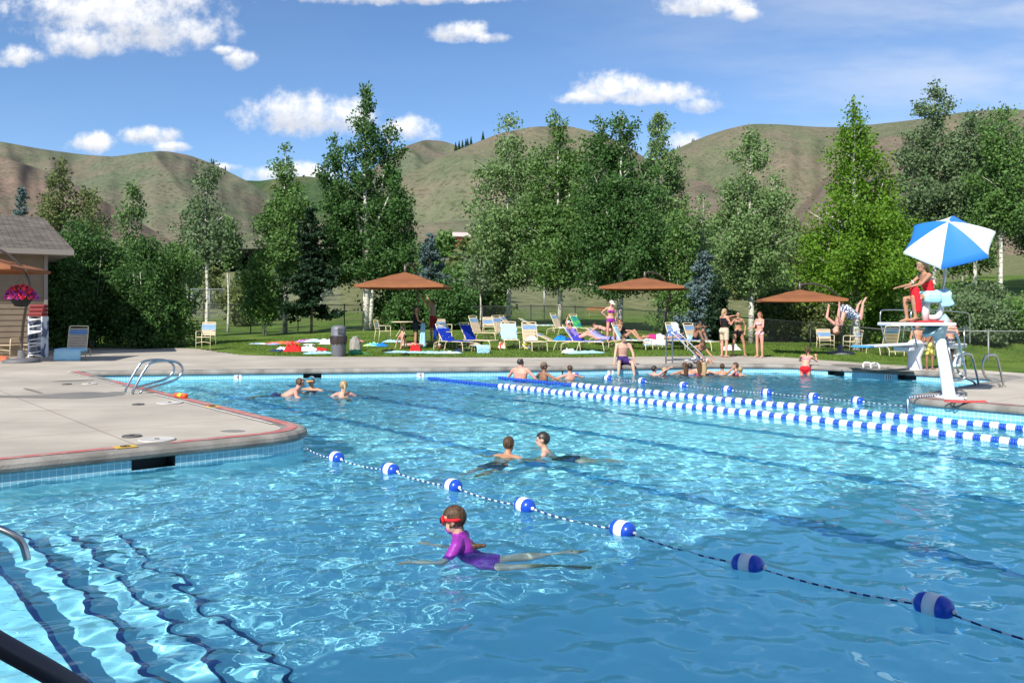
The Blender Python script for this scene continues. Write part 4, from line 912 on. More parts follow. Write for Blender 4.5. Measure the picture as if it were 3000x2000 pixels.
MB().tube([atY(1966,862,38)-o2, atY(1958,880,38)-o2, atY(1952,920,38)-o2, atY(1943,975,38)-o2, atY(1942,1003,38)-o2], [.03,.035,.04,.045,.05], 8).build('lower_mast', m_bronze, m2)
MB().lathe([(.5,0),(.52,.06),(.45,.12),(.1,.16)], c=onY(1942,38)-o2, n=24).build('base', mat('base_grey', (.12,.12,.13), .6), m2)
parasol(848,877,2343,32.5,3.0,math.radians(-12),[(2343,846,0),(2343,836,0),(2362,831,.1),(2395,832,.3),(2425,843,.5),(2450,862,.7),(2466,878,.8),(2471,900,.8),(2470,960,.8),(2464,1015,.8)],'brown parasol with a high arched arm by the diver',basepx=(2462,1020,.8))
parasol(742,786,-75,26.5,3.3,math.radians(10),[(-75,740,0),(-60,726,0),(0,728,.3),(50,765,.5),(85,815,.6),(88,850,.6),(76,900,.6),(66,960,.6),(62,1042,.6)],'brown parasol cut by the left side, its mast beside the flower basket',basepx=(62,1046,.6))
# ------------------------------------------------------------------ loungers and chairs
m_cream = mat('frame_cream', (.66,.56,.36), .45); m_strap = mat('strap_cream', (.66,.52,.36), .55, c2=(.60,.47,.32), scale=5); m_sblue = mat('strap_blue', (.20,.36,.60), .5); m_swhite = mat('strap_white', (.70,.66,.58), .55)
def strap(mb, a, b, w, sag=.012, m=0, dirv=Vector((0,1,0))):
    n = 6; top = []; 
    for k in range(n+1):
        t = k/n; p = a.lerp(b, t)-Vector((0,0,sag*4*t*(1-t))); top += [p-dirv*w/2, p+dirv*w/2]
    o = len(top); vs = top+[v-Vector((0,0,.004)) for v in top]
    fs = [(2*i,2*i+2,2*i+3,2*i+1) for i in range(n)]+[(o+2*i,o+2*i+1,o+2*i+3,o+2*i+2) for i in range(n)]+[(2*i,2*i+o,2*i+2+o,2*i+2) for i in range(n)]+[(2*i+1,2*i+3,2*i+3+o,2*i+1+o) for i in range(n)]
    mb.add(vs, fs, m)
CHW = .60; SZ = .36; SL = 1.18; BL = .80
def chaise_prof(beta): 
    b = math.radians(beta); return lambda s: (Vector((0, s, SZ)) if s >= 0 else Vector((0, s*math.cos(b), SZ-s*math.sin(b))))
PROTO = {}
def chaise(px, py, d, beta, label, sc=1.0, blue=True):
    p = ground(px, py); yaw = math.atan2(-d[0], d[1]); key = (beta, blue)
    if key in PROTO:
        e = copy_tree(PROTO[key])
    else:
        e = empty('lounger', (0,0,0), 0); f = chaise_prof(beta); w = CHW/2; PROTO[key] = e
        side = lambda s: [f(t) for t in (-BL, -BL*.5, -.05)]
        fr = MB(); r = .0155
        bk = chaikin([Vector((-w,0,0))+f(-.02), Vector((-w,0,0))+f(-BL+.03), Vector((-w+.02,0,0))+f(-BL), Vector((w-.02,0,0))+f(-BL), Vector((w,0,0))+f(-BL+.03), Vector((w,0,0))+f(-.02)], 2)
        MB().tube(bk, r*1.15, 8).build('back_frame', m_cream, e)
        sf = chaikin([Vector((-w,-.12,SZ)), Vector((-w,SL-.05,SZ)), Vector((-w+.05,SL,SZ)), Vector((w-.05,SL,SZ)), Vector((w,SL-.05,SZ)), Vector((w,-.12,SZ))], 2)
        MB().tube(sf, r*1.15, 8).build('seat_frame', m_cream, e)
        for s in (-1, 1):
            MB().tube(chaikin([(s*w,SL-.12,SZ),(s*w,SL-.02,SZ-.03),(s*(w+.01),SL+.03,.0)], 2), r, 8).build('leg', m_cream, e)
            MB().tube(chaikin([(s*w,.35,SZ),(s*w,.22,SZ-.02),(s*(w+.01),.12,.0)], 2), r, 8).build('leg', m_cream, e)
            MB().tube(chaikin([(s*w,-.1,SZ),(s*w,-.42,SZ-.05),(s*w,-.50,SZ-.12),(s*w,-.50,.0)], 2), r, 8).build('leg', m_cream, e)
        MB().tube([(-w,-.49,.16),(w,-.49,.16)], r*.9, 6).build('stretcher', m_cream, e)
        sm = MB(); k = 0; y = .03
        while y < SL-.03: strap(sm, Vector((-w,y,SZ+.017)), Vector((w,y,SZ+.017)), .045); y += .058
        sm.build('seat_straps', m_strap, e)
        bs = MB(); bb = MB(); s = .06; b = math.radians(beta); dv = Vector((0, -math.cos(b), math.sin(b))); nrm = Vector((0, math.sin(b), math.cos(b)))
        while s < BL-.05:
            m_ = bb if (blue and BL-.30 < s < BL-.12) else bs; strap(m_, Vector((-w,0,0))+f(-s)+nrm*.016, Vector((w,0,0))+f(-s)+nrm*.016, .045, .004, 0, dv); s += .058
        bs.build('back_straps', m_strap, e)
        if blue: bb.build('blue_straps', m_sblue, e)
    e.location = p-Matrix.Rotation(yaw, 3, 'Z') @ Vector((0, SL*sc, 0)); e.location.z = p.z; e.rotation_euler = (0,0,yaw); e.scale = (sc,)*3
    gz = ht(e.location.x, e.location.y); e.location.z = min(p.z, gz+.10) if gz < p.z else (p.z+gz)/2
    tag(e, label, 'lounger', 'cream strap loungers on the lawn'); e['beta'] = beta; return e
def drape(ch, s0, s1, mt, label, w=.62, hang=.0, foot=0, n=26, seed=0, cat='towel', shift=0, top=0):
    f = chaise_prof(ch['beta']); b = math.radians(ch['beta']); rng = random.Random(seed); V = []; cols = 12
    ss = [s0+(s1-s0)*i/n for i in range(n+1)]; P = [(f(s), (Vector((0,0,1)) if s >= 0 else Vector((0,math.sin(b),math.cos(b))))) for s in ss]
    if foot: P += [(Vector((0, SL+.03, SZ-foot*k/6)), Vector((0,1,0))) for k in range(1, 7)]
    if top: P = [(f(-BL)+Vector((0,-.04-.01*k,-top*k/5)), Vector((0,-1,.1))) for k in range(5, 0, -1)]+P
    for i, (p, nn) in enumerate(P):
        for j in range(cols+1):
            t = j/cols*2-1; q = p+nn*(.03+.012*math.sin(i*.9+j*1.3+seed)+.008*math.sin(i*2.3-j*.7))+Vector((t*w/2+shift+.02*math.sin(i*.5+seed), 0, 0)); 
            if hang and abs(t) > .82: q.z -= hang*(abs(t)-.82)/.18; q.x -= math.copysign(w/2*(abs(t)-.82), t)*.8
            V.append(q)
    c1 = cols+1; fs = [(i*c1+j, i*c1+j+1, (i+1)*c1+j+1, (i+1)*c1+j) for i in range(len(P)-1) for j in range(cols)]
    o = MB().add(V, fs).build('towel', mt); o.location = ch.location; o.rotation_euler = ch.rotation_euler; o.scale = ch.scale
    sd = o.modifiers.new('s', 'SOLIDIFY'); sd.thickness = .012; return tag(o, label, cat)
tw = lambda n, c, c2=None: mat('towel_'+n, c, .95, c2=c2, scale=7, detail=2, bump=.6, bscale=25, contrast=(.47,.53), spec=.05)
T_royal = tw('royal', (.012,.04,.36)); T_pale = tw('pale', (.36,.62,.76)); T_peri = tw('periwinkle', (.14,.27,.80)); T_white = tw('white', (.80,.80,.80)); T_lav = tw('lavender', (.32,.33,.70)); T_sky = tw('aqua', (.30,.58,.72), (.62,.78,.84))
c = chaise(1581,1031,(.28,-1),70,'upright lounger facing the pool with a small white bag on its seat')
p = c.location
m_tile_bag = mat('bag_white', (.78,.77,.75), .6)
L1 = chaise(1500,1025,(.10,-1),62,'lounger under a pale blue towel beside the upright front lounger'); drape(L1,-BL+.12,.15,T_pale,'pale blue towel draped over the back of the front lounger',w=.66,top=0,seed=1)
chaise(1527,1000,(.85,-.62),72,'tall backed lounger directly behind the pale towelled one')
chaise(1560,981,(.95,-.35),50,'half hidden lounger at the back of the left row')
chaise(1462,1000,(.85,-.55),70,'lounger with tall striped back behind the blue towelled lounger')
L7 = chaise(1626,974,(1,-.25),28,'low reclined lounger farthest back on the lawn'); drape(L7,.0,SL,T_sky,'aqua towel lying along the low reclined lounger',seed=3)
L8 = chaise(1699,983,(.88,-.50),66,'lounger with high back left of the green towel'); drape(L8,.1,.95,T_white,'thin white towel on the seat of the high backed lounger',w=.5,seed=4)
T_green = tw('green_print', (.10,.62,.06), (.03,.22,.33)); T_navyt = tw('slate', (.06,.16,.30))
L9 = chaise(1752,985,(.75,-.65),62,'lounger carrying the bright green beach towel'); drape(L9,-BL+.14,.05,T_green,'bright green towel with dark pattern on lounger back',w=.64,seed=5)
L10 = chaise(1704,1027,(1,-.32),24,'nearly flat lounger holding a heap of blue cloth'); 
L11 = chaise(1772,1029,(1,-.30),55,'lounger under the sunbather with the white cap and raised arm'); drape(L11,-BL*.8,SL*.95,T_lav,'lavender towel under the sunbather in the white cap',seed=6)
L12 = chaise(1842,1016,(.9,-.50),30,'lounger under the sunbather in the dark bikini lying down'); drape(L12,-BL*.6,SL*.95,T_lav,'violet towel hanging from the lounger of the prone bikini sunbather',hang=.14,w=.9,seed=7)
L13 = chaise(1901,1026,(.85,-.62),62,'lounger under the woman wearing sunglasses'); drape(L13,-BL*.75,SL*.9,T_pale,'pale towel under the reclining woman with sunglasses',seed=8)
L14 = chaise(2006,1024,(1,-.22),6,'flat lounger under the sunbather with the magenta top',blue=False); drape(L14,-BL*.5,SL*.4,T_white,'white towel bunched over the side of the flat lounger',hang=.24,w=.95,seed=9)
L15 = chaise(2032,1026,(.45,-.9),66,'lounger draped in periwinkle and white towels'); drape(L15,-BL*.58,SL*.8,T_peri,'periwinkle blue towel over the lower back and seat',seed=10); drape(L15,-BL,-BL*.45,T_white,'white towel hooked over the upper left corner of the lounger back',w=.34,shift=-.16,top=.25,seed=11)
L16 = chaise(2098,1029,(.62,-.8),68,'lounger under the woman hugging her knees'); drape(L16,-.25,SL*.7,T_sky,'aqua towel under the woman hugging her knees',w=.58,seed=12)
L18 = chaise(1372,1030,(.72,-.70),58,'shaded lounger with blue towel right of the first parasol'); drape(L18,-BL*.72,SL,T_royal,'deep blue towel covering the shaded lounger',seed=13)
L19 = chaise(1449,1026,(.80,-.58),60,'lounger with blue towelled back and bare cream seat'); drape(L19,-BL+.12,.02,T_royal,'deep blue towel over the back only of the half covered lounger',seed=14)
L20 = chaise(1415,1034,(.35,-.95),8,'low lounger end showing below the hanging pale towel',blue=False,sc=.7); drape(L20,.6,SL,T_pale,'pale blue towel hanging off the foot of a lounger',foot=.42,w=.74,seed=15)
L21 = chaise(196,1057,(.22,-1),72,'lounger by the building corner with towel over its foot'); drape(L21,.30,SL,T_pale,'pale blue towel draped over the foot of the lounger by the building',foot=.36,hang=.12,w=.95,seed=16)
chaise(2560,1036,(-.1,1),74,'lounger seen from behind, below the diving board tip')
def armchair(px, py, yaw, label, hi=1.0, cloth=None, group='cream strap armchairs'):
    p = ground(px, py) if py > 960 else onY(px, 40); key = ('ac', hi)
    if key in PROTO: e = copy_tree(PROTO[key])
    else:
        e = empty('armchair', (0,0,0), 0); PROTO[key] = e; w = .29; zs = .43*hi; r = .014; zb = .92*hi
        bk = chaikin([(-w,-.24,zs-.02),(-w,-.34,zb-.04),(-w+.02,-.345,zb),(w-.02,-.345,zb),(w,-.34,zb-.04),(w,-.24,zs-.02)], 2); MB().tube(bk, r, 8).build('back_frame', m_cream, e)
        MB().tube(chaikin([(-w,-.24,zs),(-w,.24,zs),(-w+.03,.27,zs),(w-.03,.27,zs),(w,.24,zs),(w,-.24,zs)], 2), r, 8).build('seat_frame', m_cream, e)
        for s in (-1, 1):
            MB().tube([(s*w,-.25,zs),(s*(w+.01),-.31,0)], r, 8).build('leg', m_cream, e)
            MB().tube([(s*(w+.02),.24,zs+.22),(s*(w+.015),.25,zs),(s*(w+.01),.27,0)], r, 8).build('leg', m_cream, e)
            MB().tube(chaikin([(s*w,-.30,zs+.24),(s*(w+.02),.0,zs+.245),(s*(w+.02),.22,zs+.24),(s*(w+.02),.245,zs+.18)], 2), r*1.1, 8).build('armrest', m_cream, e)
        MB().tube(chaikin([(-w,.26,zs*.55),(0,.26,zs*.66),(w,.26,zs*.55)], 2), r*.8, 6).build('stretcher', m_cream, e)
        sm = MB(); y = -.2
        while y < .25: strap(sm, Vector((-w,y,zs+.015)), Vector((w,y,zs+.015)), .045); y += .058
        sm.build('seat_straps', m_strap, e); bs = MB(); bb = MB(); z = zs+.09
        while z < zb-.03:
            m_ = bb if zb-.30 < z < zb-.11 else bs; y = -.24-.10*(z-zs)/(zb-zs)+.014; strap(m_, Vector((-w,y,z)), Vector((w,y,z)), .045, .0, 0, Vector((0,-.2,1)).normalized()); z += .058
        bs.build('back_straps', m_strap, e); bb.build('blue_straps', m_sblue, e)
    e.location = p; e.rotation_euler = (0,0,yaw); return tag(e, label, 'chair', group)
R_ = math.radians
a = armchair(603,1025,R_(176),'lone tall chair standing at the edge of the left concrete',hi=1.25,group='tall cream strap chairs'); 
armchair(1122,998,R_(-62),'armchair left of the round table')
armchair(1299,993,R_(215),'armchair behind the blue towelled seat under the parasol')
A17 = armchair(1302,1021,R_(-75),'armchair under the deep blue towel below the parasol')
def drape_chair(ch, mt, label, seed=0):
    P = [(-.40,.35),(-.385,.6),(-.37,.80),(-.355,.93),(-.32,.94),(-.29,.8),(-.25,.6),(-.2,.47),(0,.46),(.24,.46),(.30,.42),(.32,.25)]
    V = []; 
    for i, (y, z) in enumerate(P):
        for j in range(9): t = j/8*2-1; V.append((t*.31, y+.01*math.sin(i*1.7+j+seed)*(1 if i < 3 else -1)*.5, z+.012+.008*math.sin(i+j*1.9)))
    o = MB().add(V, [(i*9+j,i*9+j+1,(i+1)*9+j+1,(i+1)*9+j) for i in range(len(P)-1) for j in range(8)]).build('towel', mt); o.location = ch.location; o.rotation_euler = ch.rotation_euler; sd = o.modifiers.new('s','SOLIDIFY'); sd.thickness = .01; return tag(o, label, 'towel')
drape_chair(A17, T_royal, 'deep blue towel covering the armchair under the parasol')
armchair(1434,984,R_(190),'armchair at the far end of the left lounger row')
armchair(22,1046,R_(172),'shaded armchair at the building wall cut by the picture side')
armchair(80,1044,R_(186),'shaded armchair at the building wall behind the brown mast')
armchair(2418,1026,R_(175),'armchair on the grass under the third parasol')
armchair(2497,1030,R_(95),'armchair seen side on between parasol base and cottonwood trunk')
# round table
p = ground(1180,986); e = empty('round_table', p, 0, 'round cream table under the first brown parasol', 'table')
MB().lathe([(.0,.735),(.52,.735),(.55,.725),(.555,.705),(.54,.69),(.0,.69)], n=36).build('tabletop', m_cream, e)
for k in range(4): a = k*PI/2+.5; MB().tube(chaikin([(.12*math.cos(a),.12*math.sin(a),.69),(.10*math.cos(a),.10*math.sin(a),.35),(.36*math.cos(a),.36*math.sin(a),0)], 2), .015, 8).build('leg', m_cream, e)
p = ground(2455,1022); e = empty('side_table', p+Vector((.1,1.0,0)), 0, 'dark green square table beside the third parasol mast', 'table'); mg = mat('table_green', (.02,.06,.045), .5)
MB().bbox((0,0,.70), (.9,.9,.04), .012).build('tabletop', mg, e)
for sx in (-1,1):
    for sy in (-1,1): MB().tube([(sx*.4,sy*.4,.68),(sx*.42,sy*.42,0)], .02, 8).build('leg', mg, e)
# bin
p = at(992,1044,0); e = empty('trash_can', p, R_(8), 'grey round trash can with domed lid and black liner bag', 'trash can'); mgr = mat('bin_grey', (.14,.15,.17), .45, c2=(.12,.13,.15), scale=3)
MB().lathe([(.0,0),(.235,0),(.245,.02),(.25,.03),(.275,.6),(.285,.62),(.285,.72)], n=28).build('body', mgr, e)
bg_ = MB(); n = 40; vs = []
for i, (r, z) in enumerate(((.290,.74),(.305,.66),(.312,.58),(.300,.50),(.288,.455))):
    for k in range(n): a = 2*PI*k/n; rr = r+.008*math.sin(k*2.7+i)+.006*math.sin(k*5.1+i*2); vs.append((rr*math.cos(a), rr*math.sin(a), z+(.035*math.sin(k*1.9) if i == 4 else 0)))
bg_.add(vs, [(i*n+k,i*n+(k+1) % n,(i+1)*n+(k+1) % n,(i+1)*n+k) for i in range(4) for k in range(n)]); bg_.build('liner_bag', mat('bag_black', (.035,.028,.025), .22), e)
lid = MB().lathe([(.275,.73),(.285,.76),(.270,.79),(.272,.98),(.255,1.05),(.20,1.10),(.10,1.125),(.0,1.13)], n=28).build('lid', mgr, e)
MB().bbox((.10,-.262,.92), (.24,.03,.20), .012, Matrix.Rotation(.35, 4, 'Z')).build('flap', mat('bin_flap', (.07,.075,.085), .5), lid)
# boulder, hose
def rock(p, s, label, seed):
    rng = random.Random(seed); bm = bmesh.new(); bmesh.ops.create_icosphere(bm, subdivisions=4, radius=1)
    for v in bm.verts:
        n = mnoise.fractal(v.co*1.3+Vector((seed,0,0)), 1, 2, 4)*.22; v.co *= 1+n; v.co.z = max(v.co.z, -.4); v.co = Vector((v.co.x*s[0], v.co.y*s[1], v.co.z*s[2]))
    me = bpy.data.meshes.new('boulder'); bm.to_mesh(me); bm.free(); me.materials.append(mat('granite', (.34,.32,.28), .9, c2=(.20,.19,.16), scale=5, detail=9, bump=.6)); [setattr(f, 'use_smooth', True) for f in me.polygons]
    o = bpy.data.objects.new('boulder', me); COL.objects.link(o); o.location = p+Vector((0,0,.3*s[2])); return tag(o, label, 'boulder')
rock(ground(1036,1030)+Vector((0,.35,0)), (.24,.22,.46), 'upright pale granite boulder right of the trash can', 3)
p = ground(1040,1038); mb = MB(); pts = []
for k in range(200): a = k*.2; r = .30+.03*math.sin(k*.37)-.0006*k; pts.append((r*math.cos(a), .7*r*math.sin(a), .02+.00075*k+.008*math.sin(k*.9)))
pts += [(.40,-.05,.03),(.55,-.08,.02)]
o = mb.tube(pts, .013, 6).build('garden_hose', mat('hose_green', (.02,.36,.17), .35)); o.location = p; tag(o, 'coiled green garden hose in front of the boulder', 'hose')
# cloth on the grass
def heap(px, py, w, d, h, mt, label, seed, yaw=0, cat='towel', name='towel'):
    p = ground(px, py) if py > 1000 else ground(px, py); n = 22; V = []; k = max(.7, 1)
    for i in range(n+1):
        for j in range(n+1):
            u, v = i/n*2-1, j/n*2-1; r = max(abs(u), abs(v)); wob = 1+.16*mnoise.noise(Vector((u*1.5+seed, v*1.5, seed*.7)))
            x = u*w/2*wob; y = v*d/2*wob; fall = max(0, 1-r**3); z = (h*(.35+.9*abs(mnoise.noise(Vector((u*2.3+seed*3, v*2.3, seed))))+.3*mnoise.noise(Vector((u*6, v*6, seed)))))*fall+.012
            V.append((x, y, max(.006, z)))
    o = MB().add(V, [(i*(n+1)+j,(i+1)*(n+1)+j,(i+1)*(n+1)+j+1,i*(n+1)+j+1) for i in range(n) for j in range(n)]).build(name, mt); o.location = p; o.rotation_euler = (0,0,yaw)
    g = ht(p.x, p.y); sl = (ht(p.x, p.y+.3)-ht(p.x, p.y-.3))/.6; o.rotation_euler = (math.atan(sl), 0, yaw); return tag(o, label, cat)
T_or = tw('orange', (.72,.22,.05), (.75,.10,.10)); T_pur = tw('purple_print', (.30,.12,.42), (.62,.30,.50)); T_navy = tw('navy', (.03,.045,.11)); T_redt = tw('red', (.60,.03,.03)); T_mix = tw('blue_print', (.35,.50,.72), (.72,.74,.82)); T_lime = tw('lime_print', (.50,.70,.15), (.08,.42,.62)); T_pinkt = tw('pink', (.62,.20,.30)); T_blk = tw('black', (.02,.02,.025)); T_blue2 = tw('bright_blue', (.02,.20,.62)); T_ind = tw('indigo', (.04,.05,.34))
H = [(768,1008,1.3,.5,.05,T_mix,'thin blue printed cloth at the left of the towel cluster'),(830,1007,1.5,.6,.12,T_or,'orange and red striped towel spread on the grass'),(802,1010,.5,.4,.10,tw('greyblue',(.25,.32,.48)),'small grey blue shirt beside the orange towel'),
 (893,1002,.8,.5,.12,T_pur,'purple printed towel heap above the red bag'),(940,1001,1.5,.8,.13,T_mix,'blue and white towel spread behind the trash can'),(905,1010,.5,.3,.05,T_white,'small flat white cloth behind the red bag'),(962,1008,.8,.5,.14,T_white,'white bundle against the trash can side'),
 (815,1029,.6,.4,.10,T_navy,'dark navy cloth at the left of the red bag'),(832,1026,.7,.4,.18,T_white,'white shirt heap left of the red bag'),(888,1028,.5,.35,.14,T_pale,'pale blue cloth touching the red bag'),(905,1028,.7,.45,.22,T_white,'white crumpled towel right of the red bag'),
 (931,1027,.8,.4,.16,T_redt,'red and white cloth at the right of the near cluster'),(935,1036,1.1,.5,.10,T_pale,'pale blue towel in front of the near cluster'),(1050,1001,.5,.4,.08,T_pinkt,'small pink cloth beyond the boulder'),
 (1092,1013,.7,.5,.16,T_lime,'lime and blue towel heap left of the seated sunbather'),(1118,1014,.5,.5,.14,T_blue2,'blue part of the beach towel by the sunbather'),(1195,1033,1.8,.6,.06,T_pale,'pale towel spread in front of the seated sunbather'),
 (1255,1033,.9,.4,.06,T_pale,'pale towel piece left of the drink cup'),(1300,1035,1.3,.45,.09,T_sky,'aqua towel crumpled in front of the parasol loungers'),(1150,1002,.8,.5,.10,T_pale,'pale towel under the round table'),
 (1347,1028,.5,.35,.08,T_navy,'dark grey cloth by the shaded lounger legs'),(1665,1033,.5,.35,.20,T_white,'white rolled towel on the grass before the flat lounger'),(1712,1035,1.6,.5,.12,T_pale,'pale blue towel trailing right of the white roll'),
 (1470,1020,.35,.3,.26,tw('red_white',(.55,.08,.06),(.8,.8,.8)),'small red and white bag between lounger legs'),(2142,1026,.85,.4,.30,T_white,'white duffel like bundle behind the blonde woman'),(1905,1012,.5,.35,.28,T_sky,'aqua cloth hanging by the lounger foot')]
for i, h_ in enumerate(H): heap(*h_, seed=i*1.7+.3, yaw=(i*.7) % 1.2-.6)
o = heap(860,1030,.72,.5,.40,T_redt,'bright red rounded bag on the grass among towels',51.3,cat='bag',name='bag')
heap(1543,1021,.5,.35,.35,tw('yellow',(.62,.55,.05),(.75,.78,.80)),'yellow and white bag leaning on the lounger leg',52.1,cat='bag',name='bag')
def on_chaise(ch, y, w, d, h, mt, label, seed, cat, name):
    o = heap(1500,1025,w,d,h,mt,label,seed,0,cat,name); o.rotation_euler = ch.rotation_euler; o.location = ch.location+Matrix.Rotation(ch.rotation_euler.z, 3, 'Z') @ Vector((0, y, SZ+.02)); return o
on_chaise(c, .15, .42, .3, .22, m_tile_bag, 'small white bag on the seat of the upright lounger', 61.0, 'bag', 'bag')
on_chaise(L10, .35, .6, .5, .25, T_blue2, 'bright blue towel bunched on the flat lounger', 62.0, 'towel', 'towel')
on_chaise(L10, .95, .6, .6, .34, T_ind, 'indigo cloth heap near the foot of the flat lounger', 63.0, 'towel', 'towel')
# little things
o = heap(1216,1028,.46,.34,.34,T_redt,'small dark red pouch on the pale towel',71.0,cat='bag',name='bag')
p = ground(1288,1024); mb = MB(); mb.lathe([(0,0),(.035,0),(.045,.12),(.0,.12)], n=12); o = mb.build('drink_cup', mat('cup_brown', (.20,.07,.05), .3)); o.location = p; o.scale = (1.6,)*3; tag(o, 'brown drink cup standing on the grass', 'cup'); MB().lathe([(.046,.12),(.048,.13),(.03,.14),(0,.14)], n=12).build('lid', m_fwhite, o)
for px, py, lb in ((1130,1029,'left of two black sandals on the grass'),(1146,1029,'black sandal nearer the pale towel'),(1187,1041,'black and white shoe by the lawn edge')):
    p = ground(px, py); o = MB().limb([(-.09,0,.02),(0,0,.025),(.1,0,.02)], [(.035,.018),(.04,.02),(.045,.015)], side=(0,1,0)).build('sandal', T_blk); o.location = p; o.rotation_euler = (0,0,.6); o.scale = (1.5,)*3; tag(o, lb, 'sandal'); MB().tube(arc((.03,0,.02), .05, 0, PI, 6, Vector((0,1,0)), Vector((0,0,1))), .008, 5).build('strap', T_blk, o)
# deck details
m_cover = mat('cover_dark', (.10,.095,.09), .7); m_cov2 = mat('cover_white', (.52,.50,.46), .7, c2=(.42,.40,.37), scale=6)
def disc(px, py, r, mt, label, name, cat, z=.002):
    p = at(px, py, 0); o = MB().lathe([(r,0),(r,.012),(r*.96,.018),(r*.9,.014),(0,.014)], n=28).build(name, mt); o.location = (p.x, p.y, z); MB().tube([(-.03,0,.02),(.03,0,.02)], .006, 5).build('lift_bar', m_dark, o); return tag(o, label, cat)
disc(386,1279,.12,m_cover,'dark round drain cover nearest the camera','drain_cover','drain cover'); disc(405,1185.5,.10,m_cover,'dark round drain cover in the middle of the left deck','drain_cover','drain cover'); disc(196,1126,.10,m_cover,'dark round drain cover farthest toward the building','drain_cover','drain cover')
disc(460,1289,.22,m_cov2,'white round skimmer lid nearest the camera','skimmer_lid','lid'); disc(497,1181,.22,m_cov2,'white round skimmer lid beside the middle drain','skimmer_lid','lid'); disc(262,1125,.16,m_cov2,'white skimmer lid by the steel grab rails','skimmer_lid','lid')
m_yel = mat('marker_yellow', (.62,.40,.05), .6, c2=(.55,.33,.06), scale=8)
def text(s, size, mt, parent, loc, rot, name='lettering'):
    c = bpy.data.curves.new(name, 'FONT'); c.body = s; c.size = size; c.extrude = .0015; c.align_x = 'CENTER'; c.align_y = 'CENTER'; o = bpy.data.objects.new(name, c); COL.objects.link(o); c.materials.append(mt); o.parent = parent; o.location = loc; o.rotation_euler = rot
    dg = bpy.context.evaluated_depsgraph_get(); dg.update(); me = bpy.data.meshes.new_from_object(o.evaluated_get(dg)); o2 = bpy.data.objects.new(name, me); COL.objects.link(o2); o2.parent = parent; o2.location = loc; o2.rotation_euler = rot; bpy.data.objects.remove(o); return o2
for px, py, a, lb in ((367,1312,math.atan2(D2[1],D2[0]),'yellow no diving marker on the near coping'),(622,1193,math.atan2(D1[1],D1[0]),'yellow no diving marker on the side coping')):
    p = at(px, py, 0); o = MB().bbox((0,0,0), (.24,.2,.006), .002).build('deck_marker', m_yel); o.location = (p.x,p.y,.018); o.rotation_euler = (0,0,a); tag(o, lb, 'deck marker')
    MB().tube([(-.05,-.03,.006),(.05,.03,.006)], .006, 4).build('slash', m_dark, o); MB().tube(arc((0,0,.006), .055, 0, 2*PI, 20, Vector((1,0,0)), Vector((0,1,0))), .004, 4).build('ring', m_dark, o)
p = at(530,1167,0); a = math.atan2(D1[1],D1[0])+PI; e = MB().tube([(-.13,0,.06),(-.12,0,.06),(.12,0,.06),(.13,0,.06)], [.03,.042,.042,.03], 12).build('water_toy', mat('toy_orange', (.85,.10,.02), .4)); e.location = p; e.rotation_euler = (0,0,a+.2); e.scale = (1.4,1.2,1.0); tag(e, 'orange and yellow water toy tube on the deck edge', 'toy')
MB().tube([(-.045,0,.06),(.045,0,.06)], .0435, 12).build('yellow_band', mat('toy_yellow', (.85,.50,.04), .4), e)
# wet concrete, joints
def patch(pxs, name, mt, z=.004):
    P = [at(x, y, 0) for x, y in pxs]; P = chaikin(P, 2, True); o = MB().add([(v.x,v.y,z) for v in P], [tuple(range(len(P)))], 0, False).build(name, mt); o['kind'] = 'structure'; return o
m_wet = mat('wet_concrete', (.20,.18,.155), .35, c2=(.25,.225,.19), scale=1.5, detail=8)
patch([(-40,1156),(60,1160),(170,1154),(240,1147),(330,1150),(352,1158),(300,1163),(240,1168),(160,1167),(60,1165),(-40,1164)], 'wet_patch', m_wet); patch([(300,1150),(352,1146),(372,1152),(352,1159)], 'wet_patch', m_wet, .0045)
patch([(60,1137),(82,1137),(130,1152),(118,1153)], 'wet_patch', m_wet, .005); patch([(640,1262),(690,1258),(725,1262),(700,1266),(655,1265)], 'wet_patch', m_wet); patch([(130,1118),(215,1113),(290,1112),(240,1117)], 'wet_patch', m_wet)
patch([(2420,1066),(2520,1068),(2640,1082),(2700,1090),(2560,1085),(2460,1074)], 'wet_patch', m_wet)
# depth numbers on the tile
for px, py, s in ((690,1098,'4'),(1235,1092,'4'),(1796,1083,'9'),(2590,1099,'10')):
    i = nearest(at(px, py, 0)); best = min(range(NL), key=lambda k: abs((loop[k].x/loop[k].y)*F+1500-px)+abs(CZ*F/loop[k].y+HOR-(py-10))*2 if loop[k].y > 5 else 1e9)
    q = loop[best]; t = (loop[(best+1) % NL]-loop[best]).normalized(); a = math.atan2(t.y, t.x); nn = -LN[best]
    e = MB().bbox((0,0,0), (.20,.008,.17), .003).build('depth_sign', m_fwhite); e.location = (q.x+nn.x*.012, q.y+nn.y*.012, -.205); 
    yaw = math.atan2(nn.y, nn.x)+PI/2; e.rotation_euler = (0,0,yaw); tag(e, {'4':'white tile reading 4 left of the lane ropes' if px > 1000 else 'white tile reading 4 near the left pool corner','9':'white tile reading 9 under the seated man','10':'white tile reading 10 under the diving board'}[s], 'depth sign')
    text(s, .17, m_dark, e, (0,-.006,0), (PI/2,0,0), 'number')
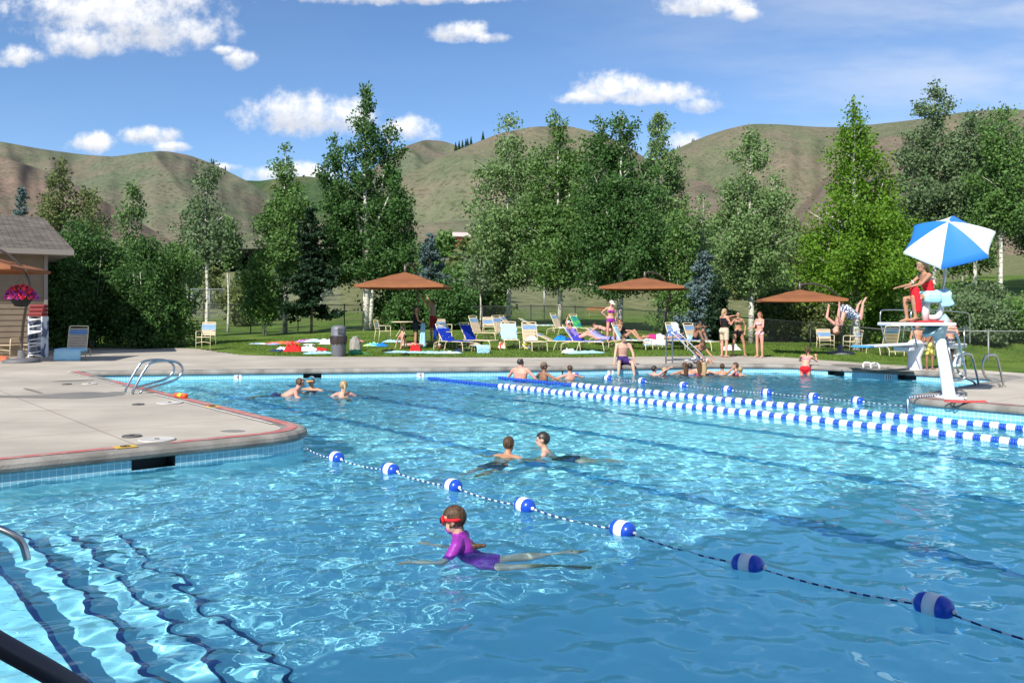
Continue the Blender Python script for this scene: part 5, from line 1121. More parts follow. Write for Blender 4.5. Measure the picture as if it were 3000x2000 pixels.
# flower basket and rack at the building
B = atY(62,862,26.2); e = empty('flower_basket', B, 0, 'hanging basket of red and purple petunias on the brown mast', 'flower basket'); rng = np.random.default_rng(3)
MB().lathe([(0,-.3),(.14,-.28),(.24,-.12),(.26,0),(.0,0)], n=20).build('basket', m_dark, e)
for nm, cols, n, r in (('foliage', [(.02,.07,.015),(.04,.11,.02)], 1500, .30),('red_petals', [(.80,.02,.04),(.90,.06,.12)], 900, .33),('purple_petals', [(.22,.02,.35),(.40,.06,.45)], 500, .34)):
    d = rng.normal(size=(n,3)); d /= np.linalg.norm(d, axis=1)[:,None]; d[:,2] = np.abs(d[:,2])*1.0-.35
    if nm == 'red_petals': d = d[(d[:,1] < .3) & (d[:,0] > -.8)]
    if nm == 'purple_petals': d = d[(d[:,2] < .25) | (d[:,0] < -.4)]
    Vq, Q = leaf_quads(d*r*(.92+.12*rng.random((len(d),1))), .055, rng); np_mesh(nm, Vq, Q, mat('petal_'+nm, cols[0], .6, rnd=cols), e)
e.scale = (1.3,)*3
for k in range(3): a = k*2.1; MB().tube([(.25*math.cos(a),.25*math.sin(a),0),(.12,.0,.62)], .004, 4).build('hanger_wire', m_bronze, e)
p = at(112,1046,0); e = empty('storage_rack', p, .1, 'tall white mottled rack with dark red cushions on top at the building corner', 'rack')
m_mot = mat('rack_mottled', (.72,.74,.80), .6, c2=(.12,.15,.26), scale=3.2, detail=1, contrast=(.5,.56), stretch=(1,1,.9))
for s in (-1,1): MB().bbox((s*.22,0,.72), (.05,.5,1.44), .01).build('side_panel', m_mot, e)
for k in range(4): MB().bbox((0,0,.08+k*.42), (.40,.48,.04), .008).build('shelf', m_white, e)
MB().bbox((0,.20,.75), (.40,.03,1.35), .008).build('back_panel', m_mot, e)
for k in range(6): MB().tube([(-.2,-.24,.15+.23*k),(.2,-.24,.22+.23*k)], .022, 6).build('cross_bar', m_white, e)
for k in range(3): o = MB().bbox((0,0,0), (.5,.42,.13), .04).build('cushion', mat('cushion_red', (.22,.015,.02), .7)); o.location = p+Vector((.01*k,0,1.52+.14*k)); o.rotation_euler = (0,0,.1*k); tag(o, ['lowest','middle','topmost'][k]+' dark red cushion stacked on the white rack', 'cushion'); MB().tube([(-.2,-.215,0),(.2,-.215,0)], .006, 5).build('piping', m_dark, o)
o = heap(8,1057,.45,.35,.22,tw('rust',(.60,.16,.08)),'rust coloured bag on the deck at the left picture side',81.0,cat='bag',name='bag')
p = at(2833,1178.5,0); mb = MB(); pts = [(.38*math.sin(k*.55)*(.6+.4*math.sin(k*.21)), .10*math.cos(k*.83), .012+.004*(k % 3)) for k in range(46)]; o = mb.tube(chaikin(pts,1), .012, 5).build('red_line', mat('cord_red', (.60,.06,.06), .6)); o.location = p; tag(o, 'tangle of red cord lying beside the lifeguard tower', 'cord')
pts = [at(*q, .03) for q in ((2668,1213),(2668,1180),(2672,1163),(2700,1162),(2740,1158),(2776,1160),(2800,1155),(2830,1167))]; c_ = pts[2]; pts[1] = Vector((c_.x-.14,c_.y-.12,.02)); pts[0] = Vector((c_.x-.17,c_.y-.16,WZ-.1)); o = MB().tube(chaikin([v-pts[3] for v in pts],2), .018, 7).build('twisted_rope', m_rope); o.location = pts[3]; tag(o, 'navy and white rope end tied round the lifeguard tower base', 'rope')
# bench in the park
p = onY(1748,80); e = empty('park_bench', p, 0, 'wooden park bench seen through the dense trees', 'bench'); mwd = mat('bench_wood', (.30,.13,.05), .7)
MB().bbox((0,0,.45), (1.8,.4,.05), .01).build('seat', mwd, e); MB().bbox((0,.22,.75), (1.8,.05,.3), .01).build('backrest', mwd, e)
for s in (-1,1): MB().bbox((s*.7,.05,.22), (.06,.4,.44), .01).build('leg', m_galv, e)
# grass tufts
def tufts():
    rng = np.random.default_rng(21); n = 110000; Y = 29+15*rng.random(n)**1.3; u = -.66+1.3*rng.random(n); X = u*Y; ok = ~inside(shr, X, Y-.03); X, Y = X[ok], Y[ok]; Z = hz(X, Y)-.015; n = len(X)
    h = .035+.04*rng.random(n); a = rng.random(n)*2*PI; w = .010+.012*rng.random(n); dx, dy = np.cos(a)*w, np.sin(a)*w; lx, ly = rng.normal(size=n)*.02, rng.normal(size=n)*.02
    V = np.stack([np.stack([X-dx,Y-dy,Z],1), np.stack([X+dx,Y+dy,Z],1), np.stack([X+lx,Y+ly,Z+h],1)], 1).reshape(-1,3)
    o = np_mesh('grass', V, np.arange(3*n).reshape(-1,3), leafmat('grass_blade', [(.07,.14,.018),(.12,.20,.03),(.19,.25,.06)], .25)); o['kind'] = 'stuff'
tufts()
# ------------------------------------------------------------------ people
def skinm(n, c): 
    return mat('skin_'+n, c, .5, c2=tuple(x*.86 for x in c), scale=9, detail=3, spec=.35)
SK = {'fair': skinm('fair', (.62,.36,.26)), 'tan': skinm('tan', (.44,.225,.135)), 'pink': skinm('pink', (.64,.31,.23)), 'brown': skinm('brown', (.30,.145,.085)), 'pale': skinm('pale', (.68,.44,.34))}
HM = {'brown': mat('hair_brown', (.035,.018,.010), .5, c2=(.12,.065,.032), scale=7, stretch=(9,9,.6), bump=.5, bscale=6, spec=.3), 'dark': mat('hair_dark', (.018,.013,.011), .45, c2=(.035,.025,.02), scale=30, stretch=(6,6,1)), 'blond': mat('hair_blond', (.42,.30,.15), .5, c2=(.28,.19,.09), scale=30, stretch=(6,6,1)),
      'grey': mat('hair_grey', (.30,.28,.26), .6, c2=(.18,.17,.16), scale=30, stretch=(6,6,1)), 'red': mat('hair_auburn', (.16,.06,.025), .45, c2=(.24,.10,.04), scale=30, stretch=(6,6,1))}
def cl(n, c, c2=None, sc=14.): return mat('cloth_'+n, c, .8, c2=c2, scale=sc, detail=1, contrast=(.47,.53), bump=.2, bscale=30, spec=.2)
m_eye = mat('eye_dark', (.02,.015,.012), .2); m_lip = mat('lip', (.38,.10,.09), .4)
def V3(*a): return Vector(a)
def remesh(mb, vox, smooth_it=2):
    me = bpy.data.meshes.new('tmp'); me.from_pydata(mb.v, [], mb.f); me.update()
    bm = bmesh.new(); bm.from_mesh(me); bmesh.ops.recalc_face_normals(bm, faces=bm.faces[:]); bm.to_mesh(me); bm.free()
    o = bpy.data.objects.new('tmp', me); COL.objects.link(o)
    r = o.modifiers.new('r', 'REMESH'); r.mode = 'VOXEL'; r.voxel_size = vox; r.use_smooth_shade = True
    if smooth_it: s = o.modifiers.new('s', 'SMOOTH'); s.factor = .5; s.iterations = smooth_it
    dg = bpy.context.evaluated_depsgraph_get(); dg.update(); m2 = bpy.data.meshes.new_from_object(o.evaluated_get(dg)); bpy.data.objects.remove(o); bpy.data.meshes.remove(me); return m2
LOW = {}
def person(label, anchor, loc, yaw, h=1.7, pose=None, skin='tan', hair='brown', hairlen='short', wear=(), female=False, build=1.0, vox=None, hat=None, extra=None, group=None, tilt=None, cat='person', head=None, curl=.5, hairface=True):
    P = dict(pelvis=V3(0,0,1), chest=V3(0,0,1), head=V3(0,0,1), face=V3(0,1,0), side=V3(1,0,0), side2=None, ual=V3(-.12,0,-1), ual_=None, fal=V3(-.05,.15,-1), uar=V3(.12,0,-1), far=V3(.05,.15,-1), hal=None, har=None,
             thl=V3(-.05,0,-1), shl=V3(0,-.03,-1), thr=V3(.05,0,-1), shr_=V3(0,-.03,-1), ftl=V3(-.15,1,-.15), ftr=V3(.15,1,-.15))
    P.update(pose or {}); k = h/1.7; kid = h < 1.45; hd = k**.35
    vox = vox or .0165; mb = MB(); U = {a: (b.normalized() if isinstance(b, Vector) else b) for a, b in P.items()}
    pel = V3(0,0,0); sd = U['side']; sd2 = (U['side2'] or U['side'])
    up1, up2 = U['pelvis'], U['chest']; sd = (sd-up1*sd.dot(up1)).normalized(); sd2 = (sd2-up2*sd2.dot(up2)).normalized()
    waist = pel+up1*.15*k; chest = waist+up2*.17*k; nb = chest+up2*.17*k; shw = (.165 if female else .185)*k*build**.5; hw = (.092 if female else .088)*k
    fwd1 = sd.cross(up1)*-1; fwd2 = up2.cross(sd2)
    sl, sr = nb-up2*.03*k-sd2*shw, nb-up2*.03*k+sd2*shw; hl, hr_ = pel-sd*hw-up1*.02*k, pel+sd*hw-up1*.02*k
    B = {}; 
    tw_ = .112 if female else .128; b_ = build
    torso = [(pel-up1*.04*k, (.135*b_ if female else .128*b_, .10*b_)), (pel+up1*.05*k, (.158*b_ if female else .148*b_, .108*b_)), (waist, (tw_*b_, .088*b_)), (chest-up2*.03*k, ((.132 if female else .152)*b_, .098*b_)), (chest+up2*.07*k, ((.142 if female else .172)*b_, .100*b_)), (nb-up2*.035*k, (.125*b_**.5, .075))]
    # torso rings follow each own side vector
    pts = [t[0] for t in torso]; rad = [(t[1][0]*k, t[1][1]*k) for t in torso]
    mb.limb(pts, rad, side=(sd+sd2).normalized(), n=16)
    mb.limb([sl+sd2*.02*k, nb-up2*.02*k, sr-sd2*.02*k], [(.052*k*b_**.5,)*2, (.06*k,.055*k), (.052*k*b_**.5,)*2], side=up2, n=10)
    hdv = U['head']; nk = nb+hdv*.058*k; hc = nk+hdv*.105*hd+U['face']*.012*k
    mb.limb([nb-up2*.03*k, nk+hdv*.03*k], [.056*k, .05*k], n=10)
    if female:
        for s in (-1, 1): mb.ball(chest+up2*.015*k+fwd2*.085*k+sd2*s*.07*k, (.052*k,)*3, 10)
    for s in (-1, 1): mb.ball(pel-up1*.02*k-fwd1*.06*k+sd*s*.06*k, (.085*k*b_,)*3, 10)
    ff = (U['face']-hdv*U['face'].dot(hdv)).normalized(); rr = ff.cross(hdv); HMt = Matrix((rr, ff, hdv)).transposed()
    mb.ball(hc+hdv*.022*hd-ff*.012*hd, (.073*hd,.092*hd,.088*hd), 16, M=HMt.to_4x4()); mb.ball(hc-hdv*.045*hd+ff*.018*hd, (.056*hd,.066*hd,.066*hd), 14, M=HMt.to_4x4())
    mb.limb([hc+ff*.080*hd+hdv*.012*hd, hc+ff*.098*hd-hdv*.022*hd], [.010*hd,.015*hd], n=8)
    for s in (-1, 1): mb.ball(hc+rr*s*.076*hd-hdv*.005*hd-ff*.005*hd, (.012*hd,.02*hd,.031*hd), 8, M=HMt.to_4x4())
    af = .9 if female else 1.05; lf = 1.0
    bones = {}
    def arm(S, ua, fa, ha, s):
        el = S+ua*.28*k; wr = el+fa*.245*k
        mb.limb([S, S.lerp(el,.35), el], [.047*k*af, .043*k*af, .036*k*af], n=10); mb.limb([el, el.lerp(wr,.3), wr], [.037*k*af, .037*k*af, .024*k*af], n=10)
        ha = (ha or fa).normalized(); pn = ha.cross(sd2); pn = pn.normalized() if pn.length > .05 else up2
        lat = ha.cross(pn).normalized(); pe = wr+ha*.085*k
        mb.limb([wr, wr+ha*.045*k, pe], [(.026*k,.018*k),(.037*k,.016*k),(.038*k,.013*k)], side=lat, n=10); return el, wr, pe, ha, pn, lat
    def leg(H, th, sh, ft):
        kn = H+th*.43*k; an = kn+sh*.41*k
        mb.limb([H+th*.02*k, H.lerp(kn,.4), kn], [.082*k*b_, .072*k*b_, .052*k], n=12); mb.limb([kn, kn.lerp(an,.32), an.lerp(kn,.15), an], [.051*k, .053*k, .034*k, .034*k], n=12)
        he = an-ft*.045*k+sh*.035*k; to = an+ft*.155*k+sh*.045*k
        mb.limb([he, an.lerp(to,.45)+sh*.015*k, to], [(.030*k,.030*k),(.038*k,.030*k),(.042*k,.014*k)], side=ft.cross(sh), n=10)
        return kn, an, to
    elL, wrL, peL, haL, pnL, ltL = arm(sl, U['ual'], U['fal'], U['hal'], -1); elR, wrR, peR, haR, pnR, ltR = arm(sr, U['uar'], U['far'], U['har'], 1)
    knL, anL, toL = leg(hl, U['thl'], U['shl'], U['ftl']); knR, anR, toR = leg(hr_, U['thr'], U['shr_'], U['ftr'])
    me = remesh(mb, vox*k**.5, 2)
    nv = len(me.vertices); co = np.empty(nv*3, np.float32); me.vertices.foreach_get('co', co); co = co.reshape(-1,3).astype(float); no = np.empty(nv*3, np.float32); me.vertices.foreach_get('normal', no); no = no.reshape(-1,3)
    fs = [tuple(p.vertices) for p in me.polygons]; bpy.data.meshes.remove(me)
    segs = [('pel', pel-up1*.1*k, waist, .13), ('chs', waist, nb, .13), ('nek', nb, nk, .05), ('hed', nk+hdv*.02*k, nk+hdv*.2*hd, .085), ('uaL', sl, elL, .045), ('faL', elL, wrL, .035), ('haL', wrL, peL, .03), ('uaR', sr, elR, .045), ('faR', elR, wrR, .035), ('haR', wrR, peR, .03),
            ('thL', hl+U['thl']*.06*k, knL, .075), ('shL', knL, anL, .048), ('ftL', anL, toL, .035), ('thR', hr_+U['thr']*.06*k, knR, .075), ('shR', knR, anR, .048), ('ftR', anR, toR, .035)]
    best = np.full(nv, 1e9); bi = np.zeros(nv, int); bt = np.zeros(nv)
    for i, (n_, a, b, r) in enumerate(segs):
        a_, b_2 = np.array(a), np.array(b); d = b_2-a_; tt = np.clip(((co-a_)@d)/(d@d), 0, 1); ds = np.linalg.norm(co-(a_+tt[:,None]*d), axis=1)/(r*k); m_ = ds < best; best[m_] = ds[m_]; bi[m_] = i; bt[m_] = tt[m_]
    names = [s_[0] for s_ in segs]; fw = (co-np.array(chest))@np.array(fwd2); fh = co-np.array(hc); hf, hu, hr2 = fh@np.array(ff)/hd, fh@np.array(hdv)/hd, fh@np.array(rr)/hd
    su = (co-np.array(waist))@np.array(up2)/k; pu = (co-np.array(pel))@np.array(up1)/k
    # body with fingers, eyes and lips
    bd = MB(); bd.v = [tuple(v) for v in co]; bd.f = list(fs); bd.m = [0]*len(fs); bd.sm = [True]*len(fs)
    for (pe, ha, pn, lt, wr, s) in ((peL, haL, pnL, ltL, wrL, -1), (peR, haR, pnR, ltR, wrR, 1)):
        for j, ln in enumerate((.062, .072, .068, .052)):
            b0 = pe-ha*.012*k+lt*(j-1.5)*.0185*k; d1 = (ha+pn*.18*curl+lt*(j-1.5)*.09).normalized(); d2 = (ha+pn*curl*1.1).normalized()
            bd.tube([b0, b0+d1*ln*.55*k, b0+d1*ln*.55*k+d2*ln*.5*k], [.0085*k,.0078*k,.0055*k], 6)
        t0 = wr+ha*.03*k-lt*.028*k; bd.tube([t0, t0+(ha*.6-lt).normalized()*.035*k, t0+(ha*.6-lt).normalized()*.035*k+(ha-lt*.2+pn*.2*curl).normalized()*.032*k], [.011*k,.0095*k,.007*k], 6)
    for s in (-1, 1): bd.ball(hc+ff*.073*hd+hdv*.012*hd+rr*s*.031*hd, (.013*hd,.008*hd,.008*hd), 8, 1, HMt.to_4x4())
    bd.ball(hc+ff*.081*hd-hdv*.052*hd, (.019*hd,.005*hd,.006*hd), 8, 2, HMt.to_4x4())
    # root
    e = empty('person', (0,0,0), 0, label, cat, group); body = bd.build('body', [SK[skin], m_eye, m_lip], e)
    def sel(mask, off, nm, mt, inner=False):
        keep = [f for f in fs if all(mask[i] for i in f)]
        if not keep: return None
        us_ = sorted(set(i for f in keep for i in f)); mp = {v: i for i, v in enumerate(us_)}; vs = [tuple(co[i]+no[i]*off) for i in us_]
        cnt = {}
        for f in keep:
            for a, b in zip(f, f[1:]+f[:1]): cnt[(a, b)] = 1
        ed = [(a, b) for (a, b) in cnt if (b, a) not in cnt]; ob = len(vs); ix = {}
        for a, b in ed:
            for q in (a, b):
                if q not in ix: ix[q] = len(vs); vs.append(tuple(co[q]-no[q]*.003))
        F2 = [tuple(mp[i] for i in f) for f in keep]+[(mp[b], mp[a], ix[a], ix[b]) for a, b in ed]
        return MB().add(vs, F2).build(nm, mt, e)
    N_ = lambda *a: np.isin(bi, [names.index(x) for x in a])
    for w in wear:
        kind, mt = w[0], w[1]; off = .009*k
        if kind == 'shorts': L_ = w[2] if len(w) > 2 else .6; sel((N_('pel') & (pu < .12)) | (N_('thL','thR') & (bt < L_)), .016*k, 'shorts', mt)
        elif kind == 'bikini_bottom': sel((N_('pel') & (pu < .055) & (pu > -.2)) & ~(N_('thL','thR') & (bt > .12)) | (N_('thL','thR') & (bt < .05)), off, 'bikini_bottom', mt)
        elif kind == 'bikini_top':
            sel(N_('chs') & (su > .115) & (su < .235) & (fw > .045*k), off, 'bikini_top', mt); sel(N_('chs','uaL','uaR') & (su > .135) & (su < .165), off*.5, 'bikini_strap', mt)
            t_ = MB(); 
            for s in (-1, 1): t_.tube([chest+up2*.05*k+fwd2*.105*k+sd2*s*.07*k, nb+fwd2*.05*k+sd2*s*.045*k, nb-fwd2*.055*k+up2*.0*k+sd2*s*.02*k], .005*k, 5)
            t_.build('neck_strap', mt, e)
        elif kind == 'swimsuit': sel((N_('pel') & (pu > -.2)) | (N_('chs') & (su < (.25 if len(w) < 3 else w[2]))), off, 'swimsuit', mt)
        elif kind == 'shirt': sel(N_('pel') & (pu > .04) | N_('chs') | (N_('uaL','uaR') & (bt < (w[2] if len(w) > 2 else .5))), .012*k, 'shirt', mt)
        elif kind == 'tank': sel((N_('pel') & (pu > .02)) | (N_('chs') & (su < .30)), .012*k, 'tank_top', mt)
        elif kind == 'belt': sel(N_('pel') & (pu > .085) & (pu < .13), .02*k, 'belt', mt)
    hm = HM[hair]
    if hairface:
        if hair == 'grey' or hairlen == 'thin': mask = (bi == names.index('hed')) & (hu > -.035) & ((hf < .02) | (hu > .075)) & ((hu < .095) | (np.abs(hr2) > .03))
        else: mask = (bi == names.index('hed')) & (((hf < .035) & (hu > -.05) & ~((np.abs(hr2) > .055) & (hf > -.02) & (hu < .02))) | ((hu > .055) & (hf < .085)))
        g = sel(mask, .013*hd if hairlen != 'crop' else .006*hd, 'hair', hm)
    else: g = None
    if hairlen in ('long', 'shoulder', 'pony', 'bun'):
        hb = MB(); bk = hc-ff*.075*hd
        if hairlen == 'long': hb.limb([hc+hdv*.05*hd-ff*.05*hd, bk-hdv*.03*hd, nb-ff*.085*k, chest-fwd2*.115*k], [(.07*hd,.045*hd),(.085*hd,.04*hd),(.085*k,.03*k),(.055*k,.018*k)], side=rr, n=14)
        elif hairlen == 'shoulder': hb.limb([hc+hdv*.05*hd-ff*.045*hd, bk-hdv*.03*hd, nb-ff*.06*k+hdv*.0*k], [(.078*hd,.05*hd),(.088*hd,.045*hd),(.08*k,.03*k)], side=rr, n=14)
        elif hairlen == 'pony': hb.limb([bk+hdv*.04*hd, bk-ff*.05*hd+hdv*.0, bk-ff*.05*hd-hdv*.12*hd, nb-fwd2*.10*k-up2*.04*k], [.025*hd,.03*hd,.027*hd,.012*hd], n=10)
        else: hb.ball(bk+hdv*.05*hd-ff*.02*hd, (.04*hd,)*3, 10)
        hb.build('hair_length', hm, e)
    if hat:
        mt, vis = hat; hb = MB(); n = 18; 
        prof = [(.088,-.0),(.090,.03),(.082,.065),(.060,.092),(.028,.106),(0,.109)]
        q = hc+hdv*.035*hd-ff*.010*hd; vs = []
        for r_, z_ in prof:
            for j in range(n): a = 2*PI*j/n; vs.append(q+rr*(r_*.93*hd*math.cos(a))+ff*(r_*1.13*hd*math.sin(a))+hdv*z_*hd)
        hb.add(vs, [(i*n+j,i*n+(j+1) % n,(i+1)*n+(j+1) % n,(i+1)*n+j) for i in range(len(prof)-1) for j in range(n)]); cap = hb.build('cap', mt, e)
        vb = MB(); vs = []
        for i, r_ in enumerate((.085,.12,.155)):
            for j in range(9): a = PI*.17+PI*.66*j/8; vs.append(q+rr*(r_*.85*hd*math.cos(a))+ff*((.098+.065*i*(math.sin(a)))*hd*math.sin(a))+hdv*(.012-.012*i)*hd)
        vb.add(vs, [(i*9+j,i*9+j+1,(i+1)*9+j+1,(i+1)*9+j) for i in range(2) for j in range(8)]); vv = vb.build('visor', vis or mt, cap); sdf = vv.modifiers.new('s','SOLIDIFY'); sdf.thickness = .006
    if extra == 'goggles':
        gm = cl('goggle_red', (.55,.02,.03)); lm = mat('goggle_lens', (.012,.012,.02), .08); gb = MB()
        ring = [hc+hdv*(.012+.012*math.cos(a))*hd+rr*.089*hd*math.sin(a)+ff*(.086*math.cos(a)-.008)*hd for a in [2*PI*j/28 for j in range(28)]]; gb.tube(ring, [(.014*hd,.006*hd)]*28, 8, side=hdv, closed=True); g_ = gb.build('goggle_strap', gm, e)
        fr = MB(); 
        for s in (-1,1): fr.limb([hc+ff*.088*hd+hdv*.022*hd+rr*s*.012*hd, hc+ff*.080*hd+hdv*.022*hd+rr*s*.055*hd], [(.030*hd,.016*hd),(.029*hd,.016*hd)], side=hdv, n=14)
        fr.build('goggle_frame', gm, g_)
        ln = MB()
        for s in (-1,1): ln.limb([hc+ff*.108*hd+hdv*.020*hd+rr*s*.018*hd, hc+ff*.096*hd+hdv*.020*hd+rr*s*.062*hd], [(.021*hd,.010*hd),(.020*hd,.010*hd)], side=hdv, n=14)
        ln.build('goggle_lens', lm, g_)
    if extra == 'sunglasses':
        sg = MB()
        for s in (-1,1): sg.ball(hc+ff*.086*hd+hdv*.014*hd+rr*s*.034*hd, (.029*hd,.010*hd,.021*hd), 10, 0, HMt.to_4x4())
        sg.tube([hc+rr*.078*hd+hdv*.014*hd, hc+rr*.06*hd+ff*.08*hd+hdv*.016*hd, hc-rr*.06*hd+ff*.08*hd+hdv*.016*hd, hc-rr*.078*hd+hdv*.014*hd], .004*hd, 5); sg.build('sunglasses', m_eye, e)
    # placement
    Rz = Matrix.Rotation(yaw, 3, 'Z'); e.rotation_euler = (0,0,yaw); loc = Vector(loc)
    anch = {'feet': Vector(((toL+toR).x*.25+(anL+anR).x*.25, (toL+toR).y*.25+(anL+anR).y*.25, min(v[2] for v in bd.v))), 'head': hc+hdv*.10*hd, 'pelvis': pel, 'butt': Vector((0,0,float(co[(N_('pel','thL','thR'))][:,2].min()))), 'low': Vector((0,0,min(v[2] for v in bd.v)))}[anchor]
    e.location = loc-Rz @ anch; e['pt'] = 0
    del e['pt']; 
    if e.location.y < 27 and e.location.z < WZ+.25:
        for o_ in [e]+list(e.children_recursive): 
            if o_.type == 'MESH': o_.cycles.is_caustics_receiver = True
    e_info = dict(hc=e.location+Rz @ hc, pel=e.location+Rz @ pel); return e
def toward(px): return 0
YC = PI                                            # facing the camera
def hpos(px, py, z0, base_py):                     # head top at a pixel, distance from the water/ground pixel
    Y = (CZ-z0)*F/(base_py-HOR); return atY(px, py, Y)
lying = dict(pelvis=V3(0,-1,.03), chest=V3(0,-1,.06), side=V3(1,0,0))
swim_under = dict(thl=V3(-.1,.25,-1), thr=V3(.1,.25,-1), shl=V3(0,-.4,-1), shr_=V3(0,-.4,-1))
white_cap = cl('cap_white', (.80,.80,.80)); 
# --- girl with goggles, swimming toward the left
gy = math.atan2(-(-.97), .12)                      # forward = (-.97,.12)
g_pose = dict(pelvis=V3(0,.55,.85), chest=V3(0,.38,.95), head=V3(0,.22,1), face=V3(0,1,.06), side=V3(1,0,0), ual=V3(-.35,.45,-.85), fal=V3(-.2,.95,-.05), uar=V3(.35,.45,-.85), far=V3(.25,.95,-.05), hal=V3(-.2,1,.05), har=V3(.1,1,.1),
              thl=V3(-.12,-1,.14), shl=V3(-.15,-1,.16), thr=V3(.20,-1,.12), shr_=V3(.1,-1,.30), ftl=V3(0,-1,-.2), ftr=V3(.3,-1,.5))
rash = cl('rash_purple', (.26,.03,.32), None)
rash.node_tree.nodes['Principled BSDF'].inputs['Roughness'].default_value = .4
gl = person('girl in purple rash vest and red goggles swimming toward the left', 'head', hpos(1322,1487,WZ,1607), gy, 1.42, g_pose, 'fair', 'brown', 'none', [('shirt', rash, .62), ('shorts', rash, .25)], vox=.0085, extra='goggles')
# wet ponytail floating behind
hb = MB(); inv = Matrix.Rotation(-gy, 3, 'Z')
def gw(px, py, Y): return inv @ (atY(px, py, Y)-gl.location)
Yg = hpos(1322,1487,WZ,1607).y+.05
hb.limb([gw(1326,1503,Yg), gw(1338,1530,Yg), gw(1348,1562,Yg-.02), gw(1360,1586,Yg-.06), gw(1388,1600,Yg-.10), gw(1422,1597,Yg-.10)], [(.03,.05),(.035,.05),(.028,.035),(.024,.028),(.020,.026),(.008,.012)], side=(1,0,0), n=14); hb.build('wet_hair', HM['brown'], gl)
# --- swimmers nearby
sw = dict(ual=V3(-1,.2,-.35), fal=V3(-.6,.7,-.3), uar=V3(1,.2,-.35), far=V3(.6,.7,-.3)); sw.update(swim_under)
p1 = dict(sw, ual=V3(-1,.2,-.55), uar=V3(1,.2,-.55), pelvis=V3(0,.75,.6), chest=V3(0,.7,.6), head=V3(0,.15,1), thl=V3(-.1,-1,-.1), thr=V3(.1,-1,-.15), shl=V3(0,-1,.1), shr_=V3(0,-1,0))
bs_navy = cl('navy_trunks', (.02,.03,.09)); 
person('boy with short brown hair seen from behind, floating near the camera', 'head', hpos(1492,1280,WZ,1334), R_(-25), 1.45, p1, 'tan', 'brown', 'crop', [('shorts', bs_navy)], vox=.014)
person('dark haired boy in profile beside the short haired boy', 'head', hpos(1586,1268,WZ,1324), R_(80), 1.45, dict(p1, face=V3(0,1,.1), pelvis=V3(0,.5,.8), chest=V3(0,.4,.9)), 'fair', 'dark', 'short', [('shorts', bs_navy)], vox=.014)
# --- left group of three
person('balding man swimming toward the right behind the ladder', 'head', hpos(884,1109,WZ,1157), R_(-82), 1.78, dict(sw, pelvis=V3(0,.9,.2), chest=V3(0,.8,.45), head=V3(0,.3,1), thl=V3(0,-1,-.1), thr=V3(0,-1,-.1)), 'pink', 'brown', 'thin', [('shorts', bs_navy)])
person('swimmer in a blue cap with orange visor facing the camera', 'head', hpos(912,1107,WZ,1142), R_(170), 1.6, sw, 'tan', 'brown', 'short', [('swimsuit', bs_navy)], hat=(cl('cap_teal', (.03,.16,.22), (.7,.7,.7), 3), cl('visor_orange', (.80,.32,.10))))
person('blond woman with sunburnt shoulders seen from behind in the pool', 'head', hpos(1006,1116,WZ,1160), R_(14), 1.66, dict(sw, face=V3(-.25,1,0), ual=V3(-.8,.3,-.5), uar=V3(.8,.3,-.5)), 'pink', 'blond', 'pony', [('bikini_top', bs_navy)], female=True)
# --- far men at the wall
person('broad backed man with receding dark hair standing in the water', 'head', hpos(1526,1051,WZ,1112), R_(-30), 1.80, dict(ual=V3(-.75,.2,-.8), uar=V3(.75,.2,-.8), fal=V3(-.3,.7,-.6), far=V3(.3,.7,-.6), face=V3(.55,1,0)), 'pink', 'dark', 'thin', [('shorts', bs_navy)], build=1.25)
person('swimmer with brown cap chin deep at the far wall', 'head', hpos(1594,1064,WZ,1112), R_(-60), 1.7, sw, 'brown', 'brown', 'short', [('shorts', bs_navy)], hat=(cl('cap_brown', (.16,.12,.09)), None), extra='sunglasses')
person('boy with cropped hair beside the first small float', 'head', hpos(1669,1070,WZ,1111), R_(20), 1.55, sw, 'pink', 'brown', 'crop', [('shorts', bs_navy)])
# --- children at the deep wall
kids = [('dark haired child lifting one arm to the head at the wall',1917,1072,1093,R_(-50),'dark','short','pink',dict(sw, uar=V3(.6,.5,.6), far=V3(.3,.9,.4))),('child with tied auburn hair next to the raised arm',1948,1076,1094,R_(-60),'blond','bun','tan',sw),
 ('girl with long wet brown hair nearest the steel entry rails',2006,1062,1086,R_(8),'brown','long','tan',sw),('child with dark hair behind the long haired girl',2022,1064,1084,R_(-20),'dark','short','tan',sw),
 ('girl with long dark hair in front of the seated boy',2047,1058,1089,R_(0),'brown','long','fair',sw),('girl with wet blond hair under the seated boy knees',2063,1061,1090,R_(-15),'blond','long','fair',sw),
 ('short haired boy raising a hand near the seated boy feet',2116,1065,1089,R_(-20),'brown','crop','tan',dict(sw, uar=V3(.8,.2,.7), far=V3(.2,.6,-.5))),('child with dark wavy hair looking left at the wall',2154,1062,1088,R_(60),'brown','short','fair',sw),('smallest fair haired child low in the water',2169,1074,1092,R_(-30),'blond','crop','tan',sw)]
for i, (lb, px, pt, pw, yw, hr_, hl_, sk_, ps) in enumerate(kids): person(lb, 'head', hpos(px, pt, WZ, max(pw+4, 1098)), yw, 1.40, ps, sk_, hr_, hl_, [('swimsuit', cl('kid%d' % (i % 3), [(.05,.12,.35),(.5,.08,.15),(.03,.03,.05)][i % 3]))], vox=.018)
# submerged swimmer
person('swimmer under water seen as a dark blur before the children', 'pelvis', at(2095,1101,WZ)+V3(0,0,-.16), R_(-75), 1.6, dict(pelvis=V3(0,1,0), chest=V3(0,1,.02), head=V3(0,1,.1), face=V3(0,.2,-1), ual=V3(-.2,1,0), fal=V3(0,1,0), uar=V3(.2,1,0), far=V3(0,1,0), thl=V3(-.05,-1,0), thr=V3(.05,-1,0), shl=V3(0,-1,0), shr_=V3(0,-1,0)), 'tan', 'dark', 'short', [('shorts', bs_navy)], vox=.02)
